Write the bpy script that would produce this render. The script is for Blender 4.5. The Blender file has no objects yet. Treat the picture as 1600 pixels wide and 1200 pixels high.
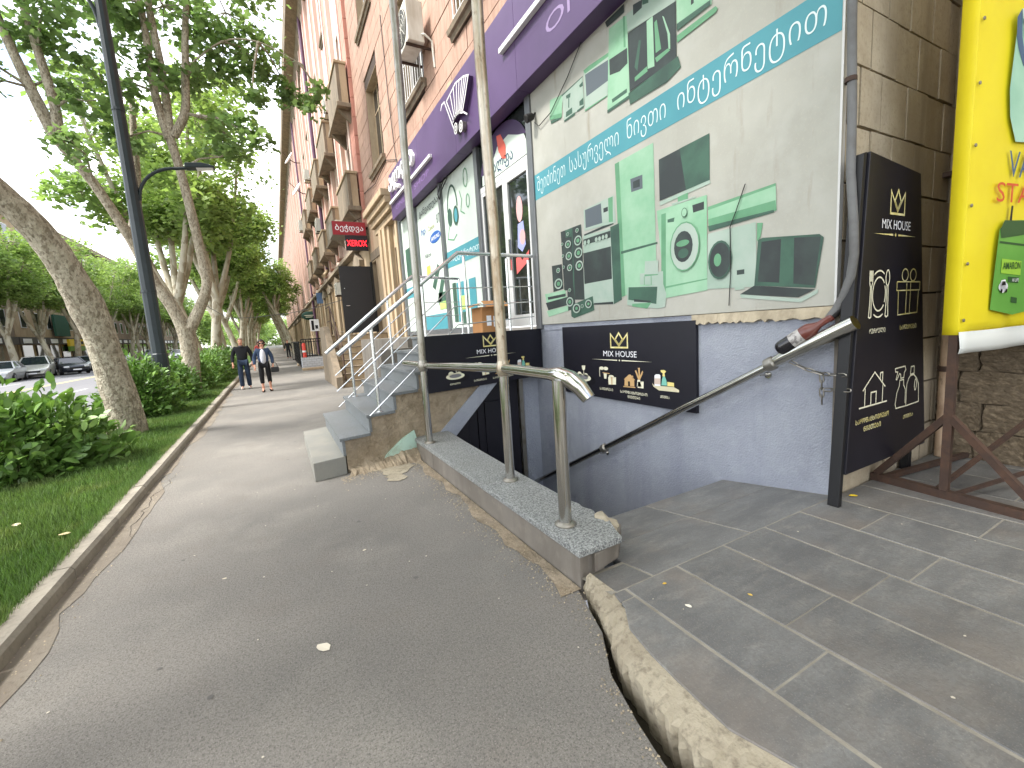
import bpy, bmesh, math, random
import numpy as np
from mathutils import Vector, Matrix
R=math.radians
scene=bpy.context.scene
col=scene.collection
random.seed(7)

# ---------------- camera ----------------
f_px,yaw,pit,rol=680.75,R(27.893),R(7.393),R(3.669)
H=1.55
cd=bpy.data.cameras.new('camera'); cam=bpy.data.objects.new('camera',cd); col.objects.link(cam)
cd.sensor_width=36; cd.lens=36*f_px/1600; cd.clip_start=.03; cd.clip_end=3000
cy,sy,cp,sp=math.cos(yaw),math.sin(yaw),math.cos(pit),math.sin(pit)
fw=Vector((sy*cp,cy*cp,-sp)); rt=Vector((cy,-sy,0)); dn=fw.cross(rt)
rt2=math.cos(rol)*rt+math.sin(rol)*dn; dn2=-math.sin(rol)*rt+math.cos(rol)*dn
m=Matrix.Identity(4)
for i in range(3): m[i][0],m[i][1],m[i][2]=rt2[i],-dn2[i],-fw[i]
m.translation=(0,0,H); cam.matrix_world=m
scene.camera=cam

# ---------------- sky, sun, exposure ----------------
SUN_EL,SUN_AZ=R(56),R(-88)          # azimuth from +Y towards +X: the sun stands to the left, over the road
sund=Vector((math.sin(SUN_AZ)*math.cos(SUN_EL),math.cos(SUN_AZ)*math.cos(SUN_EL),math.sin(SUN_EL)))
world=bpy.data.worlds.new('World'); scene.world=world; world.use_nodes=True
nt=world.node_tree; nt.nodes.clear()
N=nt.nodes.new; Lk=nt.links.new
sky=N('ShaderNodeTexSky'); sky.sky_type='NISHITA'; sky.sun_disc=False
sky.sun_elevation=SUN_EL; sky.sun_rotation=SUN_AZ; sky.air_density=1.0; sky.dust_density=2.0; sky.ozone_density=1.2
tc=N('ShaderNodeTexCoord'); mp=N('ShaderNodeMapping'); mp.inputs['Scale'].default_value=(1.0,1.0,2.2)
nz=N('ShaderNodeTexNoise'); nz.inputs['Scale'].default_value=2.3; nz.inputs['Detail'].default_value=7; nz.inputs['Roughness'].default_value=.55
rp=N('ShaderNodeValToRGB'); rp.color_ramp.elements[0].position=.36; rp.color_ramp.elements[1].position=.62
mx=N('ShaderNodeMix'); mx.data_type='RGBA'
mx.inputs[7].default_value=(9.2,9.2,9.1,1)
bg=N('ShaderNodeBackground'); bg.inputs['Strength'].default_value=.15
wo=N('ShaderNodeOutputWorld')
Lk(tc.outputs['Generated'],mp.inputs['Vector']); Lk(mp.outputs['Vector'],nz.inputs['Vector']); Lk(nz.outputs['Fac'],rp.inputs['Fac'])
Lk(rp.outputs['Color'],mx.inputs[0]); Lk(sky.outputs['Color'],mx.inputs[6]); Lk(mx.outputs[2],bg.inputs['Color']); Lk(bg.outputs['Background'],wo.inputs['Surface'])
sd=bpy.data.lights.new('sun','SUN'); sd.energy=2.6; sd.angle=R(11); sd.color=(1,.97,.92)
sun=bpy.data.objects.new('sun',sd); col.objects.link(sun); sun.rotation_euler=(-sund).to_track_quat('-Z','Y').to_euler(); sun.location=(-20,10,30)
vs=scene.view_settings; vs.view_transform='Standard'; vs.look='None'; vs.exposure=1.6; vs.gamma=1; vs.use_curve_mapping=False
scene.cycles.use_denoising=True
scene.cycles.max_bounces=6; scene.cycles.transparent_max_bounces=6; scene.cycles.diffuse_bounces=4
scene.cycles.sample_clamp_indirect=6

# ---------------- helpers ----------------
def s2l(c): return tuple(((v/255)/12.92 if v/255<=.04045 else ((v/255+.055)/1.055)**2.4) for v in c)
MATS={}
def mat(name,c,rough=.7,metal=0,layers=(),bump=(),rnd=0,spec=.4,island=0,trans=0,glass=0,emit=0,lin=False,plates=(),coord='Object',scale=(1,1,1)):
    """c: srgb 0-255. layers: (noise scale, srgb colour, lo, hi, amount[, stretch xyz]). bump: (scale, strength, distance)."""
    if name in MATS: return MATS[name]
    M=bpy.data.materials.new(name); M.use_nodes=True; t=M.node_tree; n=t.nodes; l=t.links.new
    b=n['Principled BSDF']; base=(*s2l(c),1)
    b.inputs['Base Color'].default_value=base; b.inputs['Roughness'].default_value=rough; b.inputs['Metallic'].default_value=metal
    b.inputs['Specular IOR Level'].default_value=spec
    if coord=='World': vec=n.new('ShaderNodeNewGeometry').outputs['Position']
    else: vec=n.new('ShaderNodeTexCoord').outputs[coord]
    if rnd: oi=n.new('ShaderNodeObjectInfo')
    if rnd and coord!='World':
        ad=n.new('ShaderNodeVectorMath'); ad.operation='MULTIPLY_ADD'
        cmb=n.new('ShaderNodeCombineXYZ'); 
        for k in range(3): l(oi.outputs['Random'],cmb.inputs[k])
        ad.inputs[1].default_value=(37,53,71); l(cmb.outputs[0],ad.inputs[0]); l(vec,ad.inputs[2]); vec=ad.outputs[0]
    cur=None
    def rgbmix(fac,a,bc,mode='MIX'):
        x=n.new('ShaderNodeMix'); x.data_type='RGBA'; x.blend_type=mode
        if isinstance(fac,(int,float)): x.inputs[0].default_value=fac
        else: l(fac,x.inputs[0])
        for i,v in((6,a),(7,bc)):
            if isinstance(v,tuple): x.inputs[i].default_value=v
            else: l(v,x.inputs[i])
        return x.outputs[2]
    cur=base
    for ly in layers:
        sc,cc,lo,hi,am=ly[:5]; st=ly[5] if len(ly)>5 else (1,1,1)
        mpn=n.new('ShaderNodeMapping'); mpn.inputs['Scale'].default_value=st; l(vec,mpn.inputs['Vector'])
        z=n.new('ShaderNodeTexNoise'); z.inputs['Scale'].default_value=sc; z.inputs['Detail'].default_value=6; z.inputs['Roughness'].default_value=.6; l(mpn.outputs[0],z.inputs['Vector'])
        mr=n.new('ShaderNodeMapRange'); mr.inputs[1].default_value=lo; mr.inputs[2].default_value=hi; mr.inputs[3].default_value=0; mr.inputs[4].default_value=am
        l(z.outputs['Fac'],mr.inputs[0]); cur=rgbmix(mr.outputs[0],cur,(*s2l(cc),1))
    for sc,cc,am,wd,st in plates:      # crisp flaking plates: (scale, colour, amount, share of cells, stretch)
        mpn=n.new('ShaderNodeMapping'); mpn.inputs['Scale'].default_value=st; l(vec,mpn.inputs['Vector'])
        z=n.new('ShaderNodeTexNoise'); z.inputs['Scale'].default_value=sc*1.3; z.inputs['Detail'].default_value=4; l(mpn.outputs[0],z.inputs['Vector'])
        vm=n.new('ShaderNodeVectorMath'); vm.operation='MULTIPLY_ADD'; vm.inputs[1].default_value=(.9/sc,)*3; l(z.outputs['Color'],vm.inputs[0]); l(mpn.outputs[0],vm.inputs[2])
        vo=n.new('ShaderNodeTexVoronoi'); vo.inputs['Scale'].default_value=sc; l(vm.outputs[0],vo.inputs['Vector'])
        sx=n.new('ShaderNodeSeparateColor'); l(vo.outputs['Color'],sx.inputs[0])
        mr=n.new('ShaderNodeMapRange'); mr.inputs[1].default_value=wd; mr.inputs[2].default_value=wd-.06; mr.inputs[3].default_value=0; mr.inputs[4].default_value=am
        l(sx.outputs[0],mr.inputs[0]); cur=rgbmix(mr.outputs[0],cur,(*s2l(cc),1))
    if rnd or island:
        if island: src=n.new('ShaderNodeNewGeometry').outputs['Random Per Island']; am=island
        else: src=oi.outputs['Random']; am=rnd
        mr=n.new('ShaderNodeMapRange'); mr.inputs[3].default_value=1-am; mr.inputs[4].default_value=1+am; l(src,mr.inputs[0])
        cm=n.new('ShaderNodeCombineColor')
        for k in range(3): l(mr.outputs[0],cm.inputs[k])
        cur=rgbmix(1.0,cur,cm.outputs[0],'MULTIPLY')
    if not isinstance(cur,tuple): l(cur,b.inputs['Base Color'])
    prev=None
    for sc,st,di in bump:
        z=n.new('ShaderNodeTexNoise'); z.inputs['Scale'].default_value=sc; z.inputs['Detail'].default_value=5; l(vec,z.inputs['Vector'])
        bp=n.new('ShaderNodeBump'); bp.inputs['Strength'].default_value=st; bp.inputs['Distance'].default_value=di; l(z.outputs['Fac'],bp.inputs['Height'])
        if prev: l(prev,bp.inputs['Normal'])
        prev=bp.outputs[0]
    if prev: l(prev,b.inputs['Normal'])
    if glass:
        b.inputs['Transmission Weight'].default_value=glass; b.inputs['IOR'].default_value=1.3
    if emit:
        b.inputs['Emission Color'].default_value=base; b.inputs['Emission Strength'].default_value=emit
    if trans:
        tr=n.new('ShaderNodeBsdfTranslucent'); ms=n.new('ShaderNodeMixShader'); ms.inputs[0].default_value=trans
        if isinstance(cur,tuple): tr.inputs[0].default_value=cur
        else: l(rgbmix(1.0,cur,(1.1,1.15,.72,1),'MULTIPLY'),tr.inputs[0])
        l(b.outputs[0],ms.inputs[1]); l(tr.outputs[0],ms.inputs[2]); l(ms.outputs[0],n['Material Output'].inputs['Surface'])
    MATS[name]=M; return M

def link(o,parent=None):
    col.objects.link(o)
    if parent is not None:
        o.parent=parent; o.matrix_parent_inverse=Matrix.Translation(-Vector(parent.location))
    return o
def tag(o,label=None,cat=None,group=None,kind=None):
    if label: o['label']=label
    if cat: o['category']=cat
    if group: o['group']=group
    if kind: o['kind']=kind
    return o
def thing(name,label,cat,loc=(0,0,0),group=None):
    o=bpy.data.objects.new(name,None); o.location=loc; o.empty_display_size=.2; col.objects.link(o)
    return tag(o,label,cat,group)
class B:
    """collects faces; build() links one mesh object"""
    def __init__(s): s.v=[]; s.f=[]; s.mi=[]; s.m=0
    def add(s,V,F):
        k=len(s.v); s.v+= [tuple(p) for p in V]; s.f+=[tuple(i+k for i in q) for q in F]; s.mi+=[s.m]*len(F); return s
    def box(s,x0,x1,y0,y1,z0,z1):
        V=[(x,y,z) for z in(z0,z1) for y in(y0,y1) for x in(x0,x1)]
        return s.add(V,[(0,2,3,1),(4,5,7,6),(0,1,5,4),(2,6,7,3),(0,4,6,2),(1,3,7,5)])
    def obox(s,c,u,v,w):
        """box centre c with half-vectors u,v,w"""
        c,u,v,w=map(Vector,(c,u,v,w))
        V=[c+a*u+b*v+d*w for d in(-1,1) for b in(-1,1) for a in(-1,1)]
        return s.add(V,[(0,2,3,1),(4,5,7,6),(0,1,5,4),(2,6,7,3),(0,4,6,2),(1,3,7,5)])
    def bar(s,p,q,a,b=None,up=(0,0,1)):
        """square bar from p to q with half widths a,b"""
        p,q=Vector(p),Vector(q); d=q-p; u=d.cross(Vector(up))
        if u.length<1e-5: u=d.cross(Vector((1,0,0)))
        u.normalize(); w=u.cross(d).normalized(); b=b or a
        return s.obox((p+q)/2,d/2,u*a,w*b)
    def tube(s,pts,r,n=8,cap=True):
        pts=[Vector(p) for p in pts]; k=len(pts)
        rr=r if isinstance(r,(list,tuple)) else [r]*k
        V=[];F=[]; prevu=None
        for i,p in enumerate(pts):
            d=(pts[min(i+1,k-1)]-pts[max(i-1,0)]).normalized()
            if prevu is None:
                u=d.cross(Vector((0,0,1)))
                if u.length<.1: u=d.cross(Vector((1,0,0)))
            else: u=prevu-d*prevu.dot(d)
            u.normalize(); prevu=u; w=d.cross(u)
            for j in range(n):
                a=2*math.pi*j/n; V.append(p+rr[i]*(math.cos(a)*u+math.sin(a)*w))
        for i in range(k-1):
            for j in range(n):
                F.append((i*n+j,i*n+(j+1)%n,(i+1)*n+(j+1)%n,(i+1)*n+j))
        if cap: F+=[tuple(range(n-1,-1,-1)),tuple((k-1)*n+j for j in range(n))]
        return s.add(V,F)
    def prism(s,poly,axis,a,b):
        """poly: 2D points in the two other axes (order xyz), extruded a..b along axis"""
        n=len(poly); V=[]
        for t in(a,b):
            for p in poly:
                q=list(p); q.insert('xyz'.index(axis),t); V.append(q)
        F=[tuple(range(n-1,-1,-1)),tuple(range(n,2*n))]+[(i,(i+1)%n,n+(i+1)%n,n+i) for i in range(n)]
        return s.add(V,F)
    def lathe(s,c,prof,n=16,axis=(0,0,1)):
        """prof: (radius, height) along axis from c"""
        c=Vector(c); ax=Vector(axis).normalized(); u=ax.orthogonal().normalized(); w=ax.cross(u); V=[];F=[]
        for r,h in prof:
            for j in range(n):
                a=2*math.pi*j/n; V.append(c+ax*h+r*(math.cos(a)*u+math.sin(a)*w))
        for i in range(len(prof)-1):
            for j in range(n): F.append((i*n+j,i*n+(j+1)%n,(i+1)*n+(j+1)%n,(i+1)*n+j))
        F+=[tuple(range(n-1,-1,-1)),tuple((len(prof)-1)*n+j for j in range(n))]
        return s.add(V,F)
    def mesh(s,name,mats,smooth=False,fix=True):
        me=bpy.data.meshes.new(name); me.from_pydata(s.v,[],s.f)
        for M in (mats if isinstance(mats,(list,tuple)) else [mats]): me.materials.append(M)
        if any(s.mi): me.polygons.foreach_set('material_index',s.mi)
        if fix:
            bm=bmesh.new(); bm.from_mesh(me); bmesh.ops.recalc_face_normals(bm,faces=bm.faces); bm.to_mesh(me); bm.free()
        if smooth:
            me.polygons.foreach_set('use_smooth',[True]*len(me.polygons))
            try: me.set_sharp_from_angle(angle=R(40))
            except Exception: pass
        me.update(); return me
    def build(s,name,mats,parent=None,smooth=False,bev=0,fix=True,seg=2):
        o=bpy.data.objects.new(name,s.mesh(name,mats,smooth,fix)); link(o,parent)
        if bev:
            md=o.modifiers.new('bevel','BEVEL'); md.width=bev; md.segments=seg; md.limit_method='ANGLE'; md.angle_limit=R(40)
        return o
def inst(name,me,loc,parent,scale=(1,1,1),rotz=0):
    o=bpy.data.objects.new(name,me); o.location=loc; o.scale=scale; o.rotation_euler=(0,0,rotz); col.objects.link(o)
    if parent is not None:
        o.parent=parent; o.matrix_parent_inverse=Matrix.Translation(-Vector(parent.location))
    return o
def npmesh(name,V,F,M,parent=None,smooth=False):
    """V (n,3) numpy, F (m,k) numpy"""
    me=bpy.data.meshes.new(name); n,k=F.shape
    me.vertices.add(len(V)); me.vertices.foreach_set('co',V.astype(np.float32).ravel())
    me.loops.add(n*k); me.loops.foreach_set('vertex_index',F.astype(np.int32).ravel())
    me.polygons.add(n); me.polygons.foreach_set('loop_start',np.arange(0,n*k,k,dtype=np.int32))
    if smooth: me.polygons.foreach_set('use_smooth',np.ones(n,bool))
    me.materials.append(M); me.update(); me.validate()
    o=bpy.data.objects.new(name,me); return link(o,parent)

class Plane:
    """a flat printed face: origin o, right u, up v, outward n"""
    def __init__(s,o,u,v,n): s.o,s.u,s.v,s.n=map(Vector,(o,u,v,n)); s.k=0
    def p(s,a,b,h=0): return s.o+a*s.u+b*s.v+h*s.n
    def poly(s,name,polys,M,parent,h):
        for P in polys:
            b=B(); b.add([s.p(x,y,h) for x,y in P],[tuple(range(len(P)))])
            o=b.build(name,M,parent,fix=False); s.orient(o)
        return o
    def orient(s,o):
        me=o.data
        bm=bmesh.new(); bm.from_mesh(me)
        for f in bm.faces:
            f.normal_update()
            if f.normal.dot(s.n)<0: f.normal_flip()
        bm.to_mesh(me); bm.free()
    def stroke(s,name,lines,w,M,parent,h):
        b=B()
        for ln in lines:
            closed=ln[0]==ln[-1]; P=[Vector((x,y)) for x,y in ln]
            if closed: P=P[:-1]
            k=len(P); V=[]
            for i in range(k):
                a=P[i-1] if (i or closed) else P[i]; c=P[(i+1)%k] if (i<k-1 or closed) else P[i]
                d1=(P[i]-a); d2=(c-P[i]); d1=d1.normalized() if d1.length else d2.normalized(); d2=d2.normalized() if d2.length else d1
                n1=Vector((-d1.y,d1.x)); n2=Vector((-d2.y,d2.x)); nn=n1+n2
                nn=nn.normalized() if nn.length>1e-6 else n1
                sc=min(1/max(nn.dot(n1),.35),2.2)
                for sg in(1,-1):
                    q=P[i]+nn*sg*w*.5*sc; V.append(s.p(q.x,q.y,h))
            F=[(2*i,2*i+1,(2*i+3)%(2*k),(2*i+2)%(2*k)) for i in range(k if closed else k-1)]
            b.add(V,F)
        o=b.build(name,M,parent,fix=False); s.orient(o); return o
    def text(s,name,txt,x,y,width,M,parent,h,height=None,depth=0,bold=0,align='L',space=1):
        """lower-left (or centre) at x,y; scaled to the given width (and height)"""
        cu=bpy.data.curves.new('t','FONT'); cu.body=txt; cu.space_character=space
        if bold: cu.offset=bold
        if depth: cu.extrude=.5
        cu.resolution_u=3
        to=bpy.data.objects.new('t',cu); col.objects.link(to)
        dg=bpy.context.evaluated_depsgraph_get(); me=bpy.data.meshes.new_from_object(to.evaluated_get(dg))
        bpy.data.objects.remove(to); bpy.data.curves.remove(cu)
        co=np.array([v.co[:] for v in me.vertices]) if len(me.vertices) else np.zeros((1,3))
        lo,hi=[[float(q) for q in a_] for a_ in (co.min(0),co.max(0))]; sx=width/max(hi[0]-lo[0],1e-6); syy=(height/max(hi[1]-lo[1],1e-6)) if height else sx
        if align=='C': x=x-width/2
        for v in me.vertices:
            c=v.co; q=s.p(x+(c.x-lo[0])*sx,y+(c.y-(lo[1] if height else 0))*syy,h+(((c.z-lo[2])/max(hi[2]-lo[2],1e-6))*depth if depth else 0)); v.co=q
        me.materials.clear(); me.materials.append(M)
        o=bpy.data.objects.new(name,me); link(o,parent)
        if not depth: s.orient(o)
        return o
def ell(cx,cy,rx,ry,n=24,a0=0,a1=360):
    full=a1-a0>=360
    return [(cx+rx*math.cos(R(a0+(a1-a0)*i/n)),cy+ry*math.sin(R(a0+(a1-a0)*i/n))) for i in range(n+(0 if full else 1))]
def ring(*a,**k):
    e=ell(*a,**k); return e+[e[0]]
def copy_tree(o,parent=None):
    c=o.copy(); col.objects.link(c)
    if parent is not None: c.parent=parent
    for ch in list(o.children): copy_tree(ch,c)
    return c
W=3.66      # street wall plane
# ---------------- materials ----------------
ASPH=mat('asphalt',(122,118,112),.9,layers=[(.42,(103,101,97),.42,.6,.8),(.9,(135,131,123),.5,.66,.7),(2.4,(114,108,101),.54,.7,.55),(60,(98,94,89),.46,.6,.6),(120,(82,78,74),.54,.62,.65),(165,(158,152,143),.575,.64,.65)],bump=[(90,.35,.01),(240,.5,.006),(6,.12,.02)])
ROAD=mat('road_asphalt',(118,117,120),.9,layers=[(.3,(102,102,106),.4,.6,.6,(1,.15,1)),(40,(90,90,92),.5,.7,.4)],bump=[(120,.3,.008)])
DUST=mat('dusty_concrete',(124,116,104),.92,layers=[(3,(112,103,92),.4,.62,.8),(30,(88,80,72),.55,.7,.5)],bump=[(25,.5,.01),(110,.5,.006)])
SOIL=mat('soil',(70,62,50),.95,layers=[(3,(54,48,38),.4,.6,.7)],bump=[(40,.7,.02)])
TURF=mat('turf_ground',(66,92,38),.95,layers=[(.9,(84,112,46),.4,.65,.7),(14,(52,72,30),.45,.65,.6)],bump=[(60,.8,.03)])
GRASS=mat('grass_blades',(98,126,64),.6,layers=[(.8,(78,106,52),.38,.58,.8),(2.5,(130,140,84),.52,.7,.7),(.5,(106,122,66),.5,.66,.6)],island=.5,trans=.3)
KERB=mat('kerb_concrete',(150,143,130),.9,layers=[(2.5,(122,116,106),.42,.62,.7),(28,(108,102,92),.5,.7,.5)],bump=[(60,.45,.008)],rnd=.06)
SLATE=mat('terrace_tile',(112,112,110),.55,layers=[(2.6,(88,88,88),.38,.6,.8,(1,2.2,1)),(5.5,(134,131,124),.52,.72,.55,(1,2.5,1)),(60,(94,92,90),.46,.64,.6),(140,(146,142,136),.56,.68,.5),(18,(102,99,96),.5,.66,.5,(1,2.5,1)),(1.2,(118,108,98),.5,.7,.6)],bump=[(14,.2,.015),(60,.22,.008),(140,.25,.004)],rnd=.12)
GROUT=mat('grout',(144,139,128),.95,layers=[(7,(120,114,102),.4,.65,.8)],bump=[(80,.5,.006)])
ROUGHC=mat('broken_concrete',(158,149,130),.95,layers=[(4,(138,128,110),.42,.62,.7),(22,(104,94,80),.52,.68,.7),(2,(120,116,80),.6,.75,.5)],bump=[(18,.4,.015),(80,.6,.008)])
GRANITE=mat('speckled_granite',(140,142,140),.5,layers=[(70,(74,76,78),.46,.56,.85),(120,(196,198,194),.55,.64,.7),(2,(110,110,104),.5,.7,.35)],bump=[(140,.1,.003)])
GRANITED=mat('grey_granite',(112,116,118),.55,layers=[(90,(80,84,88),.46,.58,.6),(150,(146,150,150),.56,.66,.5),(2,(96,98,96),.45,.65,.5)],bump=[(140,.1,.003)],rnd=.04)
GRANITEL=mat('pale_granite',(122,121,115),.6,layers=[(90,(130,130,124),.48,.6,.5),(3,(136,133,124),.45,.65,.7)],bump=[(120,.15,.003)])
PLASTC=mat('grey_render',(120,114,106),.9,layers=[(2,(98,92,84),.4,.6,.7,(1,1,.4)),(9,(136,128,116),.55,.7,.5),(1.4,(86,78,70),.55,.7,.6,(2,2,.3))],bump=[(30,.4,.008)])
RUBBLE=mat('rubble_side',(152,138,118),.95,layers=[(5,(122,108,88),.42,.6,.8),(24,(160,146,124),.55,.68,.6),(2,(108,98,84),.5,.65,.6)],bump=[(12,.8,.04),(60,.8,.012)])
LILAC=mat('lilac_plaster',(149,153,163),.85,layers=[(1.3,(139,143,155),.42,.62,.7),(6,(160,164,173),.5,.7,.5),(2.2,(104,107,120),.6,.76,.6),(.8,(114,118,134),.5,.7,.5,(3,3,.4))],bump=[(70,.55,.02),(22,.3,.02)])
STONE=mat('facade_stone',(176,145,128),.9,layers=[(.7,(158,127,110),.38,.6,.8),(5,(140,111,95),.45,.65,.6,(2,2,.5)),(.9,(122,102,90),.6,.75,.6,(3,3,.35))],bump=[(40,.3,.006)],rnd=.06,coord='World')
STONEG=mat('return_wall_stone',(182,169,147),.9,layers=[(1.1,(154,140,118),.42,.62,.75,(2,2,.8)),(6,(160,146,124),.45,.65,.55),(.9,(122,111,95),.55,.72,.7,(3,3,.35)),(38,(146,133,113),.52,.66,.5)],bump=[(30,.35,.008)],rnd=.07,coord='World')
JOINT=mat('dark_joint',(66,54,46),.95)
BEIGE=mat('beige_stone_trim',(178,158,130),.88,layers=[(2,(150,128,102),.4,.62,.7,(2,2,.4)),(9,(160,142,116),.5,.68,.5)],bump=[(30,.3,.008)],rnd=.05)
SALMON=mat('salmon_brick',(192,136,120),.88,layers=[(1.2,(176,122,106),.4,.6,.6),(.6,(204,150,132),.5,.7,.5)],bump=[(40,.3,.006)],rnd=.06)
PINKW=mat('pale_pink_trim',(208,184,172),.88,layers=[(1,(192,160,144),.42,.62,.6,(2,2,.3))],bump=[(30,.2,.006)])
OLDST=mat('old_grey_stone',(136,122,104),.92,layers=[(2,(104,94,80),.4,.62,.8,(2,2,.5)),(12,(156,140,118),.55,.7,.5)],bump=[(25,.4,.01)],rnd=.06)
DARKW=mat('dark_window',(40,42,44),.12,spec=.6,layers=[(1.5,(62,64,64),.45,.6,.5)])
GLASSW=mat('window_glass',(34,40,38),.04,spec=.8)
CHROME=mat('polished_steel',(190,188,182),.16,metal=1,layers=[(5,(150,146,138),.5,.7,.5)])
STEEL=mat('brushed_steel',(222,224,226),.24,metal=1)
DULLST=mat('dull_steel',(150,146,138),.42,metal=.9,layers=[(9,(120,108,90),.5,.68,.6)])
POLEP=mat('tarnished_pole',(178,168,150),.4,metal=.8,layers=[(6,(142,122,96),.42,.6,.8,(1,1,.5)),(26,(90,66,44),.56,.7,.8,(1,1,.5)),(3,(190,184,172),.5,.66,.6,(1,1,.3))],bump=[(60,.25,.003)])
PURPLE=mat('purple_fascia',(82,60,100),.45,layers=[(1.2,(72,52,88),.4,.62,.5),(.5,(94,74,112),.5,.7,.4)])
PURPLED=mat('purple_dark',(62,44,78),.5)
WHITEP=mat('white_paint',(226,224,222),.5)
NAVY=mat('navy_panel',(22,21,30),.42,layers=[(2,(28,27,37),.45,.65,.6),(30,(38,37,48),.62,.75,.4)])
GOLD=mat('gold_print',(214,200,130),.5,layers=[(9,(236,228,180),.45,.6,.8)])
CREAM=mat('cream_print',(226,222,196),.6)
WPRINT=mat('white_print',(232,232,236),.6)
BANN=mat('banner_vinyl',(172,171,162),.6,layers=[(.9,(152,151,141),.4,.62,.7),(3.5,(174,174,167),.5,.7,.5),(2.2,(138,130,114),.6,.78,.7,(1,3,.5)),(60,(176,170,156),.56,.7,.5)],bump=[(2.5,.1,.02)])
BPM={'L':mat('print_pale_green',(146,182,154),.6,layers=[(2.2,(116,164,130),.4,.65,.8)]),'M':mat('print_green',(98,148,113),.6,layers=[(3,(80,128,95),.4,.65,.7)]),'D':mat('print_dark_green',(60,92,76),.55,layers=[(3,(46,68,60),.4,.65,.8)]),'K':mat('print_charcoal',(44,50,50),.5,layers=[(3,(58,72,66),.45,.7,.7)]),'W':mat('print_pale',(158,172,161),.6,layers=[(2.5,(136,160,144),.42,.65,.7)]),'G':mat('print_grey',(84,92,98),.5)}
TEAL=mat('teal_print',(74,142,152),.55,layers=[(1.5,(64,128,140),.4,.65,.6)])
PALETXT=mat('pale_lettering',(206,222,222),.6)
FRAMEG=mat('grey_aluminium',(120,122,124),.4,metal=.5,layers=[(3,(104,106,108),.4,.6,.5)])
UPVC=mat('white_frame',(200,200,198),.45)
BLACKM=mat('black_metal',(24,24,26),.5)
LAMPG=mat('lamp_post_paint',(30,40,44),.45,layers=[(4,(40,50,54),.45,.65,.5)])
RUST=mat('rusty_steel',(66,50,42),.75,layers=[(8,(84,60,46),.45,.62,.7),(30,(58,44,38),.5,.66,.7)],bump=[(60,.35,.003)])
CABLE=mat('grey_conduit',(104,104,104),.6,layers=[(6,(84,82,80),.45,.62,.6)])
ROPE=mat('black_cable',(34,32,32),.6)
ACW=mat('appliance_white',(210,207,196),.5,layers=[(2,(172,164,146),.45,.65,.7,(2,2,.5))])
ACD=mat('appliance_dark',(52,52,52),.6)
DOORB=mat('black_door',(36,34,36),.45)
CARD=mat('cardboard',(176,128,82),.85,layers=[(2,(156,110,68),.4,.6,.6)])
BARK=mat('plane_bark',(158,149,131),.92,layers=[(2.2,(176,168,149),.45,.6,.7,(1,1,.6)),(40,(128,118,100),.52,.64,.5,(1,1,.5))],plates=[(11,(134,124,105),.5,.4,(1,1,.5)),(24,(182,175,156),.45,.25,(1,1,.5)),(34,(98,87,70),.6,.24,(1,1,.45)),(60,(88,78,62),.5,.2,(1,1,.5))],bump=[(9,.7,.06),(30,.7,.03),(80,.5,.012)])
BARKF=mat('plane_bark_far',(174,167,150),.92,layers=[(1.5,(196,190,172),.45,.6,.8,(1,1,.5))],plates=[(5,(138,127,106),.75,.36,(1,1,.5))],bump=[(6,.5,.05)])
LEAF=mat('plane_leaf',(126,150,100),.55,layers=[(.5,(108,136,86),.4,.6,.7)],island=.35,trans=.55)
LEAFB=mat('plane_leaf_bright',(146,168,102),.55,layers=[(.25,(124,152,88),.4,.6,.8),(.6,(158,174,108),.55,.7,.6)],island=.3,trans=.5)
LAUREL=mat('laurel_leaf',(100,134,66),.42,layers=[(2.6,(126,156,76),.5,.64,.8)],island=.35,trans=.25,spec=.5)

# ---------------- the setting ----------------
XR=[(1.378,1.927),(1.27,1.601),(1.13,1.376),(1.06,1.143),(1.03,1.011),(1.015,.926),(1.02,.6),(1.1,.2),(1.08,-.4),(1.15,-1.2),(1.1,-3),(1.1,-14)]
g=B(); P0=[(-1500,-1500),(1500,-1500),(1500,1500),(-1500,1500)]
x0,x1,y0,y1=1.36,W+.05,1.9,8.1; zg=-.14
g.add([(-1500,-1500,zg),(1500,-1500,zg),(1500,y0,zg),(-1500,y0,zg)],[(0,1,2,3)])
g.add([(-1500,y1,zg),(1500,y1,zg),(1500,1500,zg),(-1500,1500,zg)],[(0,1,2,3)])
g.add([(-1500,y0,zg),(x0,y0,zg),(x0,y1,zg),(-1500,y1,zg)],[(0,1,2,3)])
g.add([(x1,y0,zg),(1500,y0,zg),(1500,y1,zg),(x1,y1,zg)],[(0,1,2,3)])
tag(g.build('ground',SOIL,fix=False),'bare dark soil ground under the street',None,kind='structure')
def kx(y): return -1.37-.012*max(y,0)
# asphalt sidewalk
b=B(); pts=[(x,y) for x,y in XR]
b.add([(x,y,0) for x,y in [(1.40,8.05),(1.40,2.0)]+pts+[(kx(0)-.02,-14),(kx(0)-.02,0),(kx(8)-.02,8.05)]],[tuple(range(len(pts)+5))])
b.add([(kx(8)-.02,8.05,0),(W,8.05,0),(W,40,0),(kx(40)-.02,40,0)],[(0,1,2,3)])
b.add([(kx(40)-.02,40,0),(W,40,0),(W,600,0),(kx(600)-.02,600,0)],[(0,1,2,3)])
b.add([(x,y,-.14) for x,y in pts]+[(x,y,0) for x,y in pts],[(i,i+1,len(pts)+i+1,len(pts)+i) for i in range(len(pts)-1)])
sidewalk=tag(b.build('sidewalk',ASPH),'grey brown asphalt sidewalk',None,kind='structure')
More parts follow.
